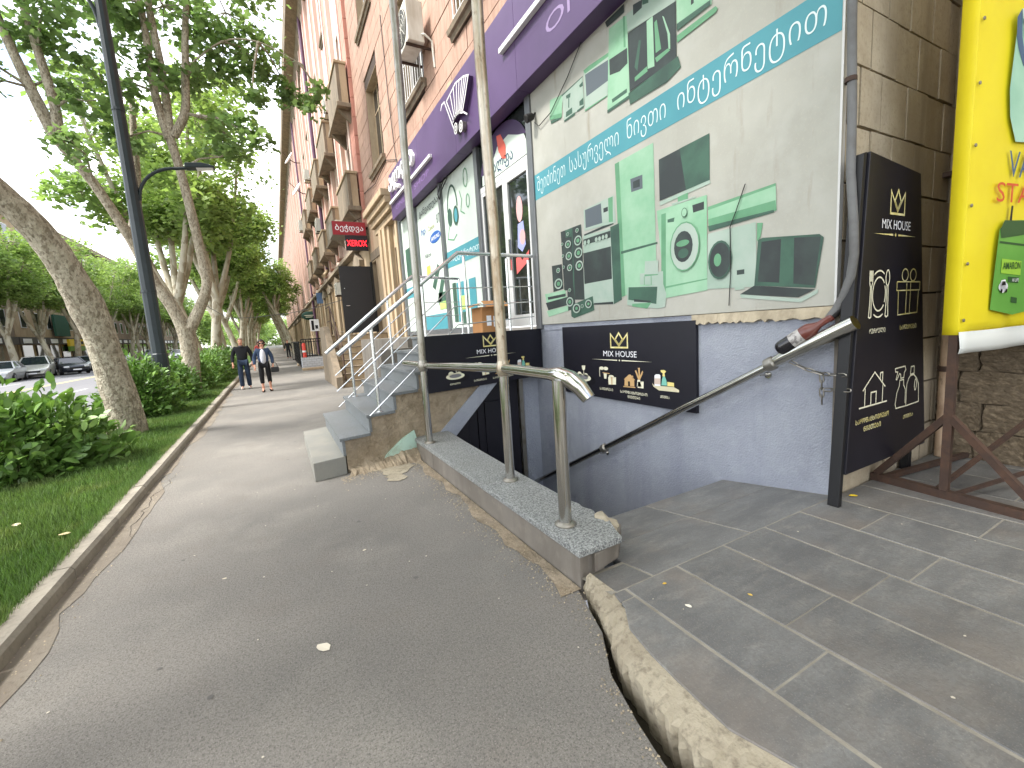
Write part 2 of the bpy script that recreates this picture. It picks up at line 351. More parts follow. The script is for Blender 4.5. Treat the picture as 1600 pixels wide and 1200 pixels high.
# crumbling pale strip beside the kerb
rng=random.Random(3)
b=B(); ys=[-2+i*.22 for i in range(150)]
ins=[]; w_=.2
for y in ys:
    w_=min(max(w_+rng.uniform(-.07,.07),.02),.17); ins.append(kx(y)+w_)
b.add([(kx(y)-.01,y,.004) for y in ys]+[(x,y,.004) for x,y in zip(ins,ys)],[(i,i+1,len(ys)+i+1,len(ys)+i) for i in range(len(ys)-1)])
tag(b.build('concrete_strip',DUST,sidewalk),'pale crumbling strip along the kerb')
b=B()   # dusty fringe along the parapet foot
ys=[1.95+i*.12 for i in range(35)]; w_=.12; ins=[]
for y in ys: w_=min(max(w_+rng.uniform(-.05,.05),.04),.22); ins.append(1.40-w_)
b.add([(1.402,y,.005) for y in ys]+[(x,y,.005) for x,y in zip(ins,ys)],[(i,i+1,len(ys)+i+1,len(ys)+i) for i in range(len(ys)-1)])
b.build('dirt_fringe',RUBBLE,sidewalk)
b=B()
for cx,cyy,rr in((1.05,5.0,.2),(.98,4.72,.12),(1.17,5.35,.26),(.85,5.2,.1)):
    P=[]
    for k in range(12): a=k*math.pi/6; q=rr*rng.uniform(.6,1.15); P.append((cx+q*math.cos(a),cyy+q*1.2*math.sin(a),.0065+.001*rr))
    b.add(P,[tuple(range(12))])
b.build('mortar_patch',ROUGHC,sidewalk)
# kerb stones
kerb=tag(bpy.data.objects.new('kerb',None),'long line of grey concrete kerb stones beside the grass',None,kind='structure'); col.objects.link(kerb)
kb=B(); kb.prism([(-.155,-.08),(0,-.08),(0,.075),(-.02,.1),(-.135,.1),(-.155,.085)],'y',.006,.994)
kme=kb.mesh('kerb_stone',KERB)
for i in range(-4,90):
    y=i*1.0; o=inst('kerb_stone',kme,(kx(y),y,rng.uniform(-.006,.006)),kerb); o.rotation_euler=(0,rng.uniform(-.015,.015),rng.uniform(-.006,.006)+.012)
b=B()
for y in(90,): b.box(kx(90)-.155-6.1,kx(90)-6.1,90,600,-.08,.1)
b=B(); V=[(kx(y)+d,y,z) for y in(90,600) for d,z in((-.155,-.08),(-.155,.1),(0,.1),(0,-.08))]
b.add(V,[(0,1,5,4),(1,2,6,5),(2,3,7,6),(0,3,2,1)]); b.build('far_kerb',KERB,kerb)
# verge
b=B(); VX=-4.5
b.add([(VX,-14,.05),(kx(0)-.15,-14,.05),(kx(0)-.15,0,.05),(kx(600)-.15,600,.05),(kx(600)-3.2,600,.05),(VX,0,.05)],[(0,1,2,5),(5,2,3,4)])
b.build('verge',TURF)['kind']='structure'
b=B(); b.box(VX-.3,VX+.0,-14,600,-.08,.06); tag(b.build('road_kerb',KERB),'far edge of the verge beside the road',kind='structure')
b=B(); b.add([(-18,-40,-.02),(VX-.3,-40,-.02),(VX-.3,800,-.02),(-18,800,-.02)],[(0,1,2,3)])
road=tag(b.build('road',ROAD),'wide asphalt road',kind='structure')
YL=mat('yellow_line',(206,186,128),.8,layers=[(8,(150,144,128),.5,.7,.7)]); WL=mat('white_line',(196,196,194),.8,layers=[(8,(140,140,138),.5,.7,.7)])
b=B()
for x in(-11.35,-11.6): b.add([(x-.07,0,-.015),(x+.07,0,-.015),(x+.07,400,-.015),(x-.07,400,-.015)],[(0,1,2,3)])
b.build('centre_line',YL,road)
b=B()
for x in(-8.0,-14.6):
    for k in range(60): b.add([(x-.06,k*6,-.015),(x+.06,k*6,-.015),(x+.06,k*6+3.2,-.015),(x-.06,k*6+3.2,-.015)],[(0,1,2,3)])
b.build('lane_dashes',WL,road)
b=B(); b.box(-27,-18,-40,800,-.08,.1); tag(b.build('far_pavement',KERB),'pavement across the road',kind='structure')

# grass
def grass(seed,n,xa,xb,ya,yb,h,w):
    r=np.random.default_rng(seed); x=r.uniform(0,1,n); y=r.uniform(ya,yb,n); x=xa+x*(xb-xa)-.012*np.maximum(y,0)*.9
    a=r.uniform(0,2*np.pi,n); hh=h*r.uniform(.5,1.2,n); ln=r.uniform(.1,.6,n)*hh; b_=r.uniform(0,2*np.pi,n)
    z=np.full(n,.05); dx,dy=np.cos(a)*w/2,np.sin(a)*w/2
    V=np.empty((n,3,3)); V[:,0]=np.stack([x-dx,y-dy,z],1); V[:,1]=np.stack([x+dx,y+dy,z],1); V[:,2]=np.stack([x+np.cos(b_)*ln,y+np.sin(b_)*ln,z+hh],1)
    return V.reshape(-1,3)
Vg=np.concatenate([grass(1,95000,-4.3,-1.5,2.2,7,.085,.011),grass(2,80000,-4.3,-1.5,7,14,.085,.015),grass(3,60000,-4.2,-1.5,14,32,.08,.022),grass(4,12000,-3.6,-1.5,-2,2.2,.075,.01),grass(5,18000,-1.56,-1.49,2,12,.1,.007)])
go=npmesh('grass',Vg,np.arange(len(Vg)).reshape(-1,3),GRASS); tag(go,'short green lawn grass on the verge between kerb and shrubs','grass',kind='stuff')

# terrace of slate tiles
IN=[(1.44,1.72),(1.40,1.579),(1.311,1.453),(1.273,1.276),(1.256,1.118),(1.239,.883),(1.30,.687),(1.33,.45),(1.31,.1),(1.36,-.5),(1.33,-1.4),(1.34,-4)]
OUT=[(1.42,1.935),(1.29,1.563),(1.188,1.394),(1.125,1.073),(1.112,.916),(1.118,.79),(1.13,.5),(1.16,.1),(1.15,-.5),(1.2,-1.4),(1.16,-4)]
terr=tag(bpy.data.objects.new('terrace',None),'low terrace paved with grey slate tiles',kind='structure'); col.objects.link(terr)
b=B(); L=[(1.45,1.95)]+[(x+.006,y) for x,y in IN[1:]]
for (xa,ya),(xb,yb) in zip(L[:-1],L[1:]):
    b.add([(xa,min(ya,1.7),.0975),(5.6,min(ya,1.7),.0975),(5.6,yb,.0975),(xb,yb,.0975)],[(0,1,2,3)])
b.add([(1.42,1.7,.0975),(3.66,1.7,.0975),(3.66,2.66,-.047),(1.8,2.66,-.047),(1.8,1.97,.055),(1.42,1.97,.055)],[(0,1,2,3,4,5)])
b.build('grout_bed',GROUT,terr,fix=False)
def clip(poly,line):
    """keep the part of a convex tile right of the broken edge (x >= line(y))"""
    ys=sorted(set([y for x,y in poly]+[y for x,y in line])); lo=min(y for x,y in poly); hi=max(y for x,y in poly)
    xm=max(x for x,y in poly); x0=min(x for x,y in poly)
    L=sorted(line,key=lambda p:p[1])
    def lx(y):
        for (xa,ya),(xb,yb) in zip(L[:-1],L[1:]):
            if ya<=y<=yb: return xa+(xb-xa)*(y-ya)/(yb-ya)
        return L[-1][0] if y>L[-1][1] else L[0][0]
    ys=[y for y in ys if lo<=y<=hi]
    left=[(max(x0,min(lx(y)+.004,xm-.02)),y) for y in ys]
    return [(xm,lo),(xm,hi)]+left[::-1]
rng=random.Random(11); gp=.0075
def tile(x0,x1,y0,y1,z1=None,cl=False):
    hg=gp*.3; P=[(x0+gp,y0+hg),(x1-gp,y0+hg),(x1-gp,y1-hg),(x0+gp,y1-hg)]
    if cl: P=clip(P,IN)
    t=[rng.uniform(-.0012,.0012) for _ in range(3)]
    b=B(); n=len(P); zt=[.1+t[0]+t[1]*(x-x0)/max(x1-x0,.1)+t[2]*(y-y0) if z1 is None else z1(x,y) for x,y in P]
    b.add([(x,y,z-.04) for (x,y),z in zip(P,zt)]+[(x,y,z) for (x,y),z in zip(P,zt)],[tuple(range(n-1,-1,-1)),tuple(range(n,2*n))]+[(i,(i+1)%n,n+(i+1)%n,n+i) for i in range(n)])
    b.build('tile',SLATE,terr,bev=.004,seg=1)
XJ=[1.1,1.515,1.915,2.335,2.76,3.18,3.62,4.05,4.48,4.92,5.36,5.6]
first={0:[1.7,1.62,.55,-.4,-1.3,-2.2,-3.2],1:[1.7,.895,.0,-.9,-1.8,-2.7],2:[1.7,1.075,.2,-.7,-1.6,-2.5],3:[1.7,1.005,.1,-.8,-1.7,-2.6],4:[1.7,.93,.05,-.85,-1.75,-2.6],5:[1.7,1.335,.45,-.45,-1.4,-2.4],6:[1.7,.9,.0,-.9,-1.8,-2.7]}
for i in range(len(XJ)-1):
    ysj=first.get(i,[1.7,.95-.3*(i%2),.05-.3*(i%2),-.9,-1.8,-2.7])
    for ya,yb in zip(ysj[:-1],ysj[1:]):
        tile(XJ[i],XJ[i+1],yb,ya,cl=i==0 or (i==1))
ZS=lambda x,y:.1-.14*(y-1.7)/.95
for xa,xb in((1.45,1.73),(1.73,2.62),(2.62,3.655)):
    tile(xa,xb,1.7,2.2 if xa>1.7 else 1.94,ZS)
    if xa>1.7: tile(xa if xa>1.8 else 1.82,xb,2.2,2.66,ZS)
b=B(); b.prism([(1.9,.0),(2.655,-.09),(2.655,-.3),(1.9,-.3)],'x',1.82,3.655); b.build('slab_edge',GROUT,terr)
# broken concrete edge
b=B(); sub=[]
def resample(L,n):
    out=[]
    for (xa,ya),(xb,yb) in zip(L[:-1],L[1:]):
        for k in range(n): t=k/n; out.append((xa+(xb-xa)*t,ya+(yb-ya)*t))
    return out+[L[-1]]
ny=210; ya_,yb_=1.93,-4
def lx(L,y):
    S=sorted(L,key=lambda p:p[1])
    for (xa,yy),(xb,yz) in zip(S[:-1],S[1:]):
        if yy<=y<=yz: return xa+(xb-xa)*(y-yy)/(yz-yy)
    return S[-1][0] if y>S[-1][1] else S[0][0]
V=[];F=[]; K=7
for i in range(ny):
    t=i/(ny-1); y=ya_+(yb_-ya_)*t**1.35
    xi=lx(IN,min(y,1.57))+.01 if y<1.62 else 1.46; xo=lx(OUT,y)+rng.uniform(-.012,.012)
    xi=max(xi,xo+.03)
    for k in range(K):
        s=k/(K-1)
        if k<5: q=k/4; V.append((xi+(xo-xi)*q+rng.uniform(-.008,.008)*(k>0),y+rng.uniform(-.006,.006),.094-.012*q-.02*q**3+(rng.uniform(-.004,.004) if 0<k else 0)))
        elif k==5: V.append((xo-.008+rng.uniform(-.014,.016),y,.03+rng.uniform(-.02,.02)))
        else: V.append((xo+.03+rng.uniform(-.01,.012),y,-.16))
for i in range(ny-1):
    for k in range(K-1): F.append((i*K+k,i*K+k+1,(i+1)*K+k+1,(i+1)*K+k))
b.add(V,F); eo=b.build('broken_edge',ROUGHC,terr,smooth=False); tag(eo,'chipped pale concrete edge of the terrace')

# stairwell down to the basement
well=tag(bpy.data.objects.new('basement_stairwell',None),'sunken stairwell with steps going down to a basement door',kind='structure'); col.objects.link(well)
CONC=mat('stair_concrete',(120,118,116),.85,layers=[(3,(98,96,94),.4,.62,.7)],bump=[(40,.3,.008)])
b=B(); n=10
P=[(2.67,-.09)]
for k in range(n): P+=[(2.67+.3*k,-.09-.185*(k+1)),(2.67+.3*(k+1),-.09-.185*(k+1))]
P+=[(8.0,-1.94),(8.0,-2.4),(2.67,-2.4)]
b.prism(P,'x',1.82,3.66); b.build('stair_flight',CONC,well)
b=B(); b.box(1.6,1.82,1.97,8.0,-2.4,.0); b.build('retaining_wall',LILAC,well)
b=B(); b.box(1.6,W+.05,7.9,8.05,-2.4,1.3); b.build('end_wall',PLASTC,well)

# cracks, gum spots and grit on the asphalt
CRK=mat('crack_dark',(58,54,50),.95)
rc=random.Random(31)
def crack(x,y,dx,dy,n,w):
    P=[(x,y)]
    for k in range(n): x+=dx+rc.uniform(-.05,.05); y+=dy+rc.uniform(-.05,.05); P.append((x,y))
    V=[]
    for i,(px,py) in enumerate(P):
        t=w*rc.uniform(.4,1.2)*(1-abs(2*i/(len(P)-1)-1)*.7); V+=[(px-t,py+t*.4,.0062),(px+t,py-t*.4,.0062)]
    b=B(); b.add(V,[(2*i,2*i+1,2*i+3,2*i+2) for i in range(len(P)-1)]); b.build('crack',CRK,sidewalk,fix=False)
crack(-1.2,4.4,.004,.11,22,.004)
GUM=mat('gum_spot',(94,91,88),.85)
for k in range(12):
    x,y=rc.uniform(-1.1,1.1),rc.uniform(.7,9); r0=rc.uniform(.008,.022); b=B(); b.add([(x+r0*math.cos(a*math.pi/5)*rc.uniform(.8,1.1),y+r0*math.sin(a*math.pi/5)*rc.uniform(.8,1.1),.003) for a in range(10)],[tuple(range(10))]); b.build('gum_spot',GUM,sidewalk,fix=False)
rs=np.random.default_rng(17); pts=[]
for (xa,ya),(xb,yb) in zip(XR[:7],XR[1:8]):
    n=int(260*math.hypot(xb-xa,yb-ya)); t=rs.uniform(0,1,n); d=np.abs(rs.normal(0,.05,n)); pts.append(np.stack([xa+(xb-xa)*t-d+.03,ya+(yb-ya)*t,np.where(d<.03,-.12,.004)],1))
n=1500; d=np.abs(rs.normal(0,.1,n)); pts.append(np.stack([1.4-d,rs.uniform(1.9,5.1,n),np.full(n,.004)],1))
n=900; d=np.abs(rs.normal(0,.09,n)); y=rs.uniform(0,14,n); pts.append(np.stack([-1.37-.012*y+d,y,np.full(n,.004)],1))
n=700; x=rs.uniform(.45,1.4,n); pts.append(np.stack([x,5.13+.21*(x-.2)-.1-np.abs(rs.normal(0,.14,n)),np.full(n,.004)],1))
P=np.concatenate(pts); n=len(P); s_=rs.uniform(.0025,.008,n); T=np.array([(1,0,-.3),(-.5,.87,-.3),(-.5,-.87,-.3),(0,0,.9)])
a=rs.uniform(0,6.28,n); ca,sa=np.cos(a),np.sin(a); V=np.stack([T[None,:,0]*ca[:,None]-T[None,:,1]*sa[:,None],T[None,:,0]*sa[:,None]+T[None,:,1]*ca[:,None],np.repeat(T[None,:,2],n,0)],2)*s_[:,None,None]+P[:,None,:]
F=(np.arange(n)[:,None,None]*4+np.array([(0,1,3),(1,2,3),(2,0,3)])[None]).reshape(-1,3)
tag(npmesh('grit',V.reshape(-1,3),F,mat('grit_stone',(150,138,118),.95,island=.4)),'loose sand grit and crumbs gathered along kerb and parapet','grit',kind='stuff')
# banner artwork: (colour key, outline) and (colour key, x, y, rx, ry)
BP=[('L',[(1.77,1.77),(2.35,1.78),(2.36,0.32),(1.81,0.28)]),('M',[(1.77,1.77),(1.84,1.77),(1.88,0.28),(1.81,0.27)]),('D',[(1.83,0.79),(2.38,0.79),(2.38,0.77),(1.83,0.76)]),('G',[(2.01,1.53),(2.19,1.52),(2.19,1.38),(2.02,1.39)]),('K',[(2.05,1.49),(2.15,1.49),(2.15,1.41),(2.05,1.42)]),('W',[(1.14,1.11),(1.66,1.08),(1.68,0.2),(1.3,0.22),(1.11,0.31)]),('D',[(1.66,1.1),(1.81,1.11),(1.82,0.24),(1.68,0.2)]),('K',[(1.14,1.06),(1.66,1.06),(1.66,0.98),(1.14,0.99)]),('K',[(1.13,0.89),(1.66,0.88),(1.66,0.5),(1.13,0.5)]),('K',[(1.31,0.24),(1.67,0.23),(1.67,0.2),(1.3,0.22)]),('K',[(1.16,1.12),(1.71,1.15),(1.72,1.12),(1.17,1.1)]),('W',[(1.17,1.42),(1.74,1.44),(1.76,1.13),(1.17,1.16)]),('G',[(1.2,1.41),(1.51,1.41),(1.52,1.18),(1.2,1.19)]),('M',[(1.64,1.43),(1.72,1.43),(1.71,1.15),(1.64,1.16)]),('K',[(1.55,1.34),(1.63,1.34),(1.63,1.29),(1.55,1.29)]),('K',[(0.39,0.84),(0.64,0.83),(0.65,0.49),(0.4,0.47)]),('K',[(0.65,1.26),(0.76,1.26),(0.75,0.46),(0.67,0.46)]),('K',[(0.76,1.26),(0.9,1.26),(0.88,0.33),(0.74,0.33)]),('K',[(0.9,1.26),(1.11,1.26),(1.12,0.3),(0.88,0.32)]),('D',[(0.76,1.26),(0.9,1.26),(0.89,1.15),(0.76,1.16)]),('D',[(0.9,1.26),(0.92,1.26),(0.91,0.32),(0.88,0.32)]),('L',[(0.17,0.46),(0.69,0.47),(0.72,0.37),(0.21,0.33)]),('K',[(0.24,0.41),(0.7,0.42),(0.7,0.38),(0.25,0.37)]),('K',[(0.18,0.33),(0.75,0.37),(0.75,0.26),(0.24,0.22)]),('L',[(0.2,0.21),(0.75,0.25),(0.75,0.18),(0.24,0.12)]),('K',[(0.76,0.49),(0.89,0.49),(0.92,0.2),(0.74,0.18)]),('D',[(0.81,0.25),(1.29,0.33),(1.31,0.15),(0.87,0.07),(0.81,0.1)]),('K',[(2.42,1.59),(3.01,1.61),(3.01,1.21),(2.42,1.19)]),('D',[(2.68,1.6),(3.01,1.61),(3.01,1.21),(2.75,1.2)]),('W',[(2.42,1.18),(3.01,1.21),(3.02,1.18),(2.42,1.14)]),('M',[(2.65,1.16),(2.77,1.17),(2.77,1.1),(2.65,1.11)]),('W',[(2.57,1.12),(2.86,1.11),(2.86,1.1),(2.58,1.1)]),('W',[(2.99,0.74),(3.45,0.74),(3.46,0.21),(2.98,0.24)]),('L',[(2.99,0.98),(3.61,1.0),(3.62,0.79),(3.0,0.77)]),('M',[(2.99,0.98),(3.61,1.0),(3.61,0.98),(2.99,0.95)]),('M',[(2.99,0.87),(3.61,0.87),(3.62,0.79),(3.0,0.8)]),('D',[(2.99,0.81),(3.6,0.8),(3.6,0.78),(3.0,0.76)]),('M',[(3.46,0.73),(3.51,0.72),(3.49,0.61),(3.46,0.58)]),('L',[(2.38,1.1),(2.98,1.09),(2.98,0.23),(2.47,0.2)]),('M',[(2.47,0.32),(2.98,0.34),(2.98,0.33),(2.47,0.3)]),('M',[(2.42,0.21),(2.48,0.19),(2.5,1.05),(2.44,1.05)]),('K',[(2.82,1.04),(2.95,1.04),(2.95,0.97),(2.83,0.97)]),('D',[(2.52,0.98),(2.61,0.98),(2.6,0.94),(2.52,0.95)]),('W',[(3.27,0.38),(3.36,0.38),(3.35,0.2),(3.26,0.2)]),('K',[(3.28,0.37),(3.35,0.37),(3.35,0.33),(3.28,0.33)]),('D',[(3.47,0.59),(3.51,0.6),(3.94,0.54),(3.97,0.51),(3.92,0.15),(3.44,0.22)]),('K',[(3.5,0.57),(3.66,0.56),(3.65,0.22),(3.47,0.25)]),('K',[(3.76,0.55),(3.95,0.52),(3.91,0.17),(3.76,0.2)]),('K',[(3.44,0.22),(3.92,0.14),(3.8,0.09),(3.31,0.16)]),('W',[(3.31,0.16),(3.81,0.08),(3.94,0.14),(3.94,0.11),(3.82,0.05),(3.32,0.13)]),('W',[(2.2,0.62),(2.39,0.6),(2.38,0.46),(2.19,0.47)]),('W',[(2.12,0.5),(2.45,0.48),(2.45,0.34),(2.12,0.38)]),('M',[(2.19,0.48),(2.38,0.46),(2.38,0.45),(2.19,0.46)]),('W',[(1.92,0.36),(2.45,0.35),(2.49,0.24),(2.47,0.11),(2.37,0.1),(1.91,0.17)]),('D',[(1.94,0.37),(2.37,0.33),(2.35,0.15),(1.93,0.23)]),('M',[(1.99,0.18),(2.28,0.17),(2.22,0.11),(1.99,0.15)]),('K',[(2.02,0.23),(2.27,0.19),(2.27,0.17),(2.02,0.2)]),('M',[(2.18,0.46),(2.19,0.46),(2.19,0.37),(2.18,0.37)]),('M',[(2.28,0.46),(2.29,0.45),(2.29,0.36),(2.28,0.36)]),('L',[(0.55,3.0),(0.84,2.94),(0.8,2.68),(0.52,2.76)]),('D',[(0.54,2.74),(0.78,2.7),(0.78,2.67),(0.55,2.7)]),('M',[(0.53,2.81),(0.8,2.73),(0.8,2.68),(0.52,2.76)]),('W',[(0.83,2.92),(1.26,2.95),(1.27,2.62),(0.85,2.6)]),('D',[(0.82,2.94),(1.27,2.95),(1.26,2.94),(0.82,2.92)]),('D',[(0.91,2.89),(1.01,2.88),(1.0,2.83),(0.92,2.85)]),('D',[(0.9,2.7),(1.03,2.7),(1.03,2.63),(0.89,2.64)]),('D',[(1.18,2.7),(1.26,2.71),(1.26,2.63),(1.18,2.65)]),('D',[(1.19,2.88),(1.26,2.89),(1.26,2.84),(1.2,2.85)]),('D',[(0.96,2.84),(0.98,2.83),(0.97,2.72),(0.95,2.73)]),('D',[(0.85,2.62),(1.08,2.62),(1.08,2.59),(0.85,2.6)]),('D',[(1.13,2.62),(1.26,2.62),(1.26,2.6),(1.13,2.6)]),('W',[(1.28,2.99),(1.73,2.93),(1.69,2.53),(1.28,2.54)]),('G',[(1.31,2.94),(1.72,2.89),(1.71,2.68),(1.32,2.69)]),('M',[(1.28,3.0),(1.38,3.0),(1.73,2.96),(1.73,2.92),(1.31,2.95)]),('M',[(1.28,2.56),(1.68,2.54),(1.68,2.53),(1.28,2.54)]),('L',[(1.75,3.19),(2.03,3.16),(2.04,2.38),(1.68,2.36)]),('K',[(1.69,3.29),(1.99,3.29),(1.99,3.21),(1.72,3.22)]),('K',[(1.74,2.88),(2.02,2.85),(2.02,2.7),(1.9,2.68),(1.74,2.72)]),('D',[(1.76,2.46),(2.0,2.46),(2.0,2.42),(1.77,2.42)]),('M',[(1.97,3.18),(2.0,3.17),(2.0,2.87),(1.97,2.88)]),('D',[(1.68,2.38),(2.04,2.38),(2.04,2.35),(1.68,2.35)]),('K',[(2.04,2.98),(2.66,2.91),(2.66,2.41),(2.04,2.41)]),('W',[(2.02,3.17),(2.36,3.14),(2.66,2.99),(2.66,2.9),(2.04,2.99)]),('D',[(2.02,2.4),(2.68,2.42),(2.71,2.31),(2.54,2.26),(2.04,2.28)]),('L',[(2.3,2.94),(2.38,2.94),(2.39,2.48),(2.3,2.5)]),('M',[(2.4,2.87),(2.43,2.88),(2.48,2.59),(2.41,2.59)]),('D',[(2.12,2.61),(2.19,2.83),(2.22,2.81),(2.16,2.55)]),('M',[(2.4,2.55),(2.56,2.55),(2.59,2.52),(2.42,2.5)]),('M',[(2.12,2.51),(2.29,2.53),(2.3,2.48),(2.12,2.47)]),('L',[(2.5,2.87),(2.52,2.85),(2.59,2.66),(2.59,2.53),(2.57,2.54),(2.56,2.68)]),('K',[(2.12,3.2),(2.25,3.17),(2.24,3.1),(2.12,3.1)]),('D',[(2.25,3.18),(2.33,3.16),(2.33,3.09),(2.25,3.12)]),('L',[(2.67,2.96),(3.04,2.78),(3.04,2.64),(2.67,2.66)]),('D',[(2.67,2.7),(3.03,2.68),(3.03,2.64),(2.67,2.64)]),('M',[(2.67,2.6),(3.08,2.6),(3.1,2.57),(3.08,2.55),(2.67,2.54)]),('K',[(2.83,2.82),(2.86,2.82),(2.86,2.76),(2.83,2.76)])]
BR=[('W',1.186,1.011,0.028,0.029),('W',1.258,1.01,0.027,0.028),('W',1.408,1.007,0.027,0.028),('W',1.471,1.005,0.026,0.028),('W',1.536,1.008,0.026,0.027),('W',1.597,1.007,0.024,0.027),('W',0.558,0.755,0.047,0.034),('K',0.558,0.755,0.034,0.024),('M',0.558,0.755,0.02,0.014),('W',0.548,0.571,0.099,0.073),('K',0.548,0.571,0.071,0.052),('M',0.548,0.571,0.042,0.03),('W',1.04,1.069,0.08,0.063),('K',1.04,1.069,0.058,0.045),('M',1.04,1.069,0.034,0.026),('W',1.04,0.913,0.085,0.067),('K',1.04,0.913,0.062,0.048),('M',1.04,0.913,0.036,0.028),('W',1.047,0.748,0.081,0.064),('K',1.047,0.748,0.058,0.046),('M',1.047,0.748,0.034,0.027),('W',1.031,1.199,0.036,0.028),('K',1.031,1.199,0.026,0.02),('M',1.031,1.199,0.015,0.012),('W',0.819,1.064,0.067,0.05),('K',0.819,1.064,0.048,0.036),('M',0.819,1.064,0.028,0.021),('W',0.826,0.908,0.072,0.054),('K',0.826,0.908,0.052,0.039),('M',0.826,0.908,0.031,0.023),('W',0.834,0.752,0.057,0.044),('K',0.834,0.752,0.041,0.032),('M',0.834,0.752,0.024,0.019),('W',0.824,1.195,0.032,0.023),('K',0.824,1.195,0.023,0.016),('M',0.824,1.195,0.014,0.009),('W',0.686,1.089,0.03,0.021),('K',0.686,1.089,0.021,0.015),('M',0.686,1.089,0.012,0.009),('W',0.69,0.931,0.031,0.022),('K',0.69,0.931,0.022,0.016),('M',0.69,0.931,0.013,0.009),('W',0.696,0.779,0.03,0.022),('K',0.696,0.779,0.021,0.016),('M',0.696,0.779,0.012,0.009),('W',0.803,0.297,0.083,0.064),('K',0.803,0.297,0.06,0.046),('M',0.803,0.297,0.035,0.027),('W',0.81,0.455,0.035,0.026),('K',0.81,0.455,0.025,0.019),('M',0.81,0.455,0.015,0.011),('W',0.949,0.199,0.084,0.064),('K',0.949,0.199,0.059,0.046),('M',0.949,0.199,0.03,0.023),('W',1.208,0.239,0.069,0.054),('K',1.208,0.239,0.049,0.039),('M',1.208,0.239,0.024,0.019),('W',1.076,0.219,0.032,0.025),('K',1.076,0.219,0.023,0.018),('M',1.076,0.219,0.012,0.009),('D',3.119,0.485,0.121,0.171),('K',3.119,0.485,0.105,0.152),('M',3.097,0.488,0.038,0.057),('M',2.73,0.675,0.178,0.235),('W',2.73,0.675,0.166,0.222),('K',2.718,0.677,0.112,0.148),('M',2.712,0.711,0.078,0.03),('D',2.717,0.614,0.063,0.046),('D',2.735,0.995,0.034,0.044),('L',2.735,0.995,0.028,0.037)]
# ---------------- near apartment building ----------------
bld=thing('apartment_building','old apartment house with brownish pink stone block front above the purple shop','building',(W+3,9,0))
cube=B().box(0,1,0,1,0,1).mesh('block',STONE)
cubeg=B().box(0,1,0,1,0,1).mesh('block_grey',STONEG)
def wall_cells(x0,x1,ya,yb,za,zb,holes):
    ys=sorted({ya,yb,*[h[0] for h in holes],*[h[1] for h in holes]}); zs=sorted({za,zb,*[h[2] for h in holes],*[h[3] for h in holes]})
    b=B()
    for a,c in zip(ys[:-1],ys[1:]):
        if a<ya or c>yb: continue
        run=None
        for d,e in zip(zs[:-1],zs[1:]):
            if d<za or e>zb: continue
            my,mz=(a+c)/2,(d+e)/2
            if any(h[0]<my<h[1] and h[2]<mz<h[3] for h in holes):
                if run: b.box(x0,x1,a,c,*run); run=None
            else: run=(run[0],e) if run else (d,e)
        if run: b.box(x0,x1,a,c,*run)
    return b
HOLES=[(14.45,16.3,7.15,9.87),(10.25,11.95,7.25,9.9),(6.6,8.25,7.2,9.9),(14.5,16.4,11.6,14.2),(10.3,12.0,11.6,14.2)]
b=wall_cells(W+.03,W+.6,1.75,18.2,6.2,21,HOLES); b.build('wall_core',JOINT,bld)
rng=random.Random(5)
def courses(parent,me,ya,yb,za,zb,vis,holes,hh=.4,bw=1.7,x=W,th=.06,kind='y',lim=280):
    n=0; r=0; z=za; rest=B()
    while z<zb-.05:
        y=ya-(bw*.5 if r%2 else 0)
        while y<yb:
            w=bw*rng.uniform(.85,1.15); a,c=max(y,ya),min(y+w,yb); y+=w
            z1=min(z+hh,zb)
            if c-a<.08: continue
            segs=[(a,c)]
            for h in holes:
                if h[2]<z1-.03 and h[3]>z+.03:
                    ns=[]
                    for s,e in segs:
                        if h[0]>s+.05: ns.append((s,min(e,h[0])))
                        if h[1]<e-.05: ns.append((max(s,h[1]),e))
                        if h[0]<=s and h[1]>=e: pass
                    segs=[q for q in ns if q[1]-q[0]>.05]
            for s,e in segs:
                px=rng.uniform(-.006,.006); g_=.009
                if vis((s+e)/2,z) and n<lim:
                    if kind=='y': inst('stone_block',me,(x+px,s+g_,z+g_),parent,(th,e-s-2*g_,z1-z-2*g_))
                    else: inst('stone_block',me,(s+g_,x+px,z+g_),parent,(e-s-2*g_,th,z1-z-2*g_))
                    n+=1
                else:
                    if kind=='y': rest.box(x+px,x+px+th,s+g_,e-g_,z+g_,z1-g_)
                    else: rest.box(s+g_,e-g_,x+px,x+px+th,z+g_,z1-g_)
        z+=hh; r+=1
    if rest.v:
        o=rest.build('far_stone_blocks',STONE if me is cube else STONEG,parent,fix=False); o['kind']='stuff'
courses(bld,cube,1.75,18.2,6.2,18.6,lambda y,z: 6<y and z<.66*y+2.3,HOLES)
# lower shop wall behind banner and lilac plinth
SHOPH=[(5.86,13.5,1.5,5.05)]
b=wall_cells(W+.02,W+.5,1.75,13.6,1.5,6.2,SHOPH); b.build('shop_wall',STONEG,bld)
b=B(); b.box(W,W+.5,1.72,8.0,-2.4,1.47); b.build('plaster_plinth',LILAC,bld)
b=B()
V=[];n=40
for i in range(n):
    y=1.73+(2.98-1.73)*i/(n-1); V+=[(W-.035+rng.uniform(-.006,.006),y,1.555),(W-.04+rng.uniform(-.012,.006),y,1.475+rng.uniform(-.02,.012)),(W+.02,y,1.465),(W+.02,y,1.555)]
b.add(V,[(i*4+k,i*4+(k+1)%4,(i+1)*4+(k+1)%4,(i+1)*4+k) for i in range(n-1) for k in range(4)]+[(0,1,2,3),tuple(4*(n-1)+k for k in(3,2,1,0))]); b.build('chipped_ledge',mat('ledge_plaster',(176,164,142),.9,layers=[(5,(146,134,114),.45,.62,.7)],bump=[(40,.4,.008)]),bld)
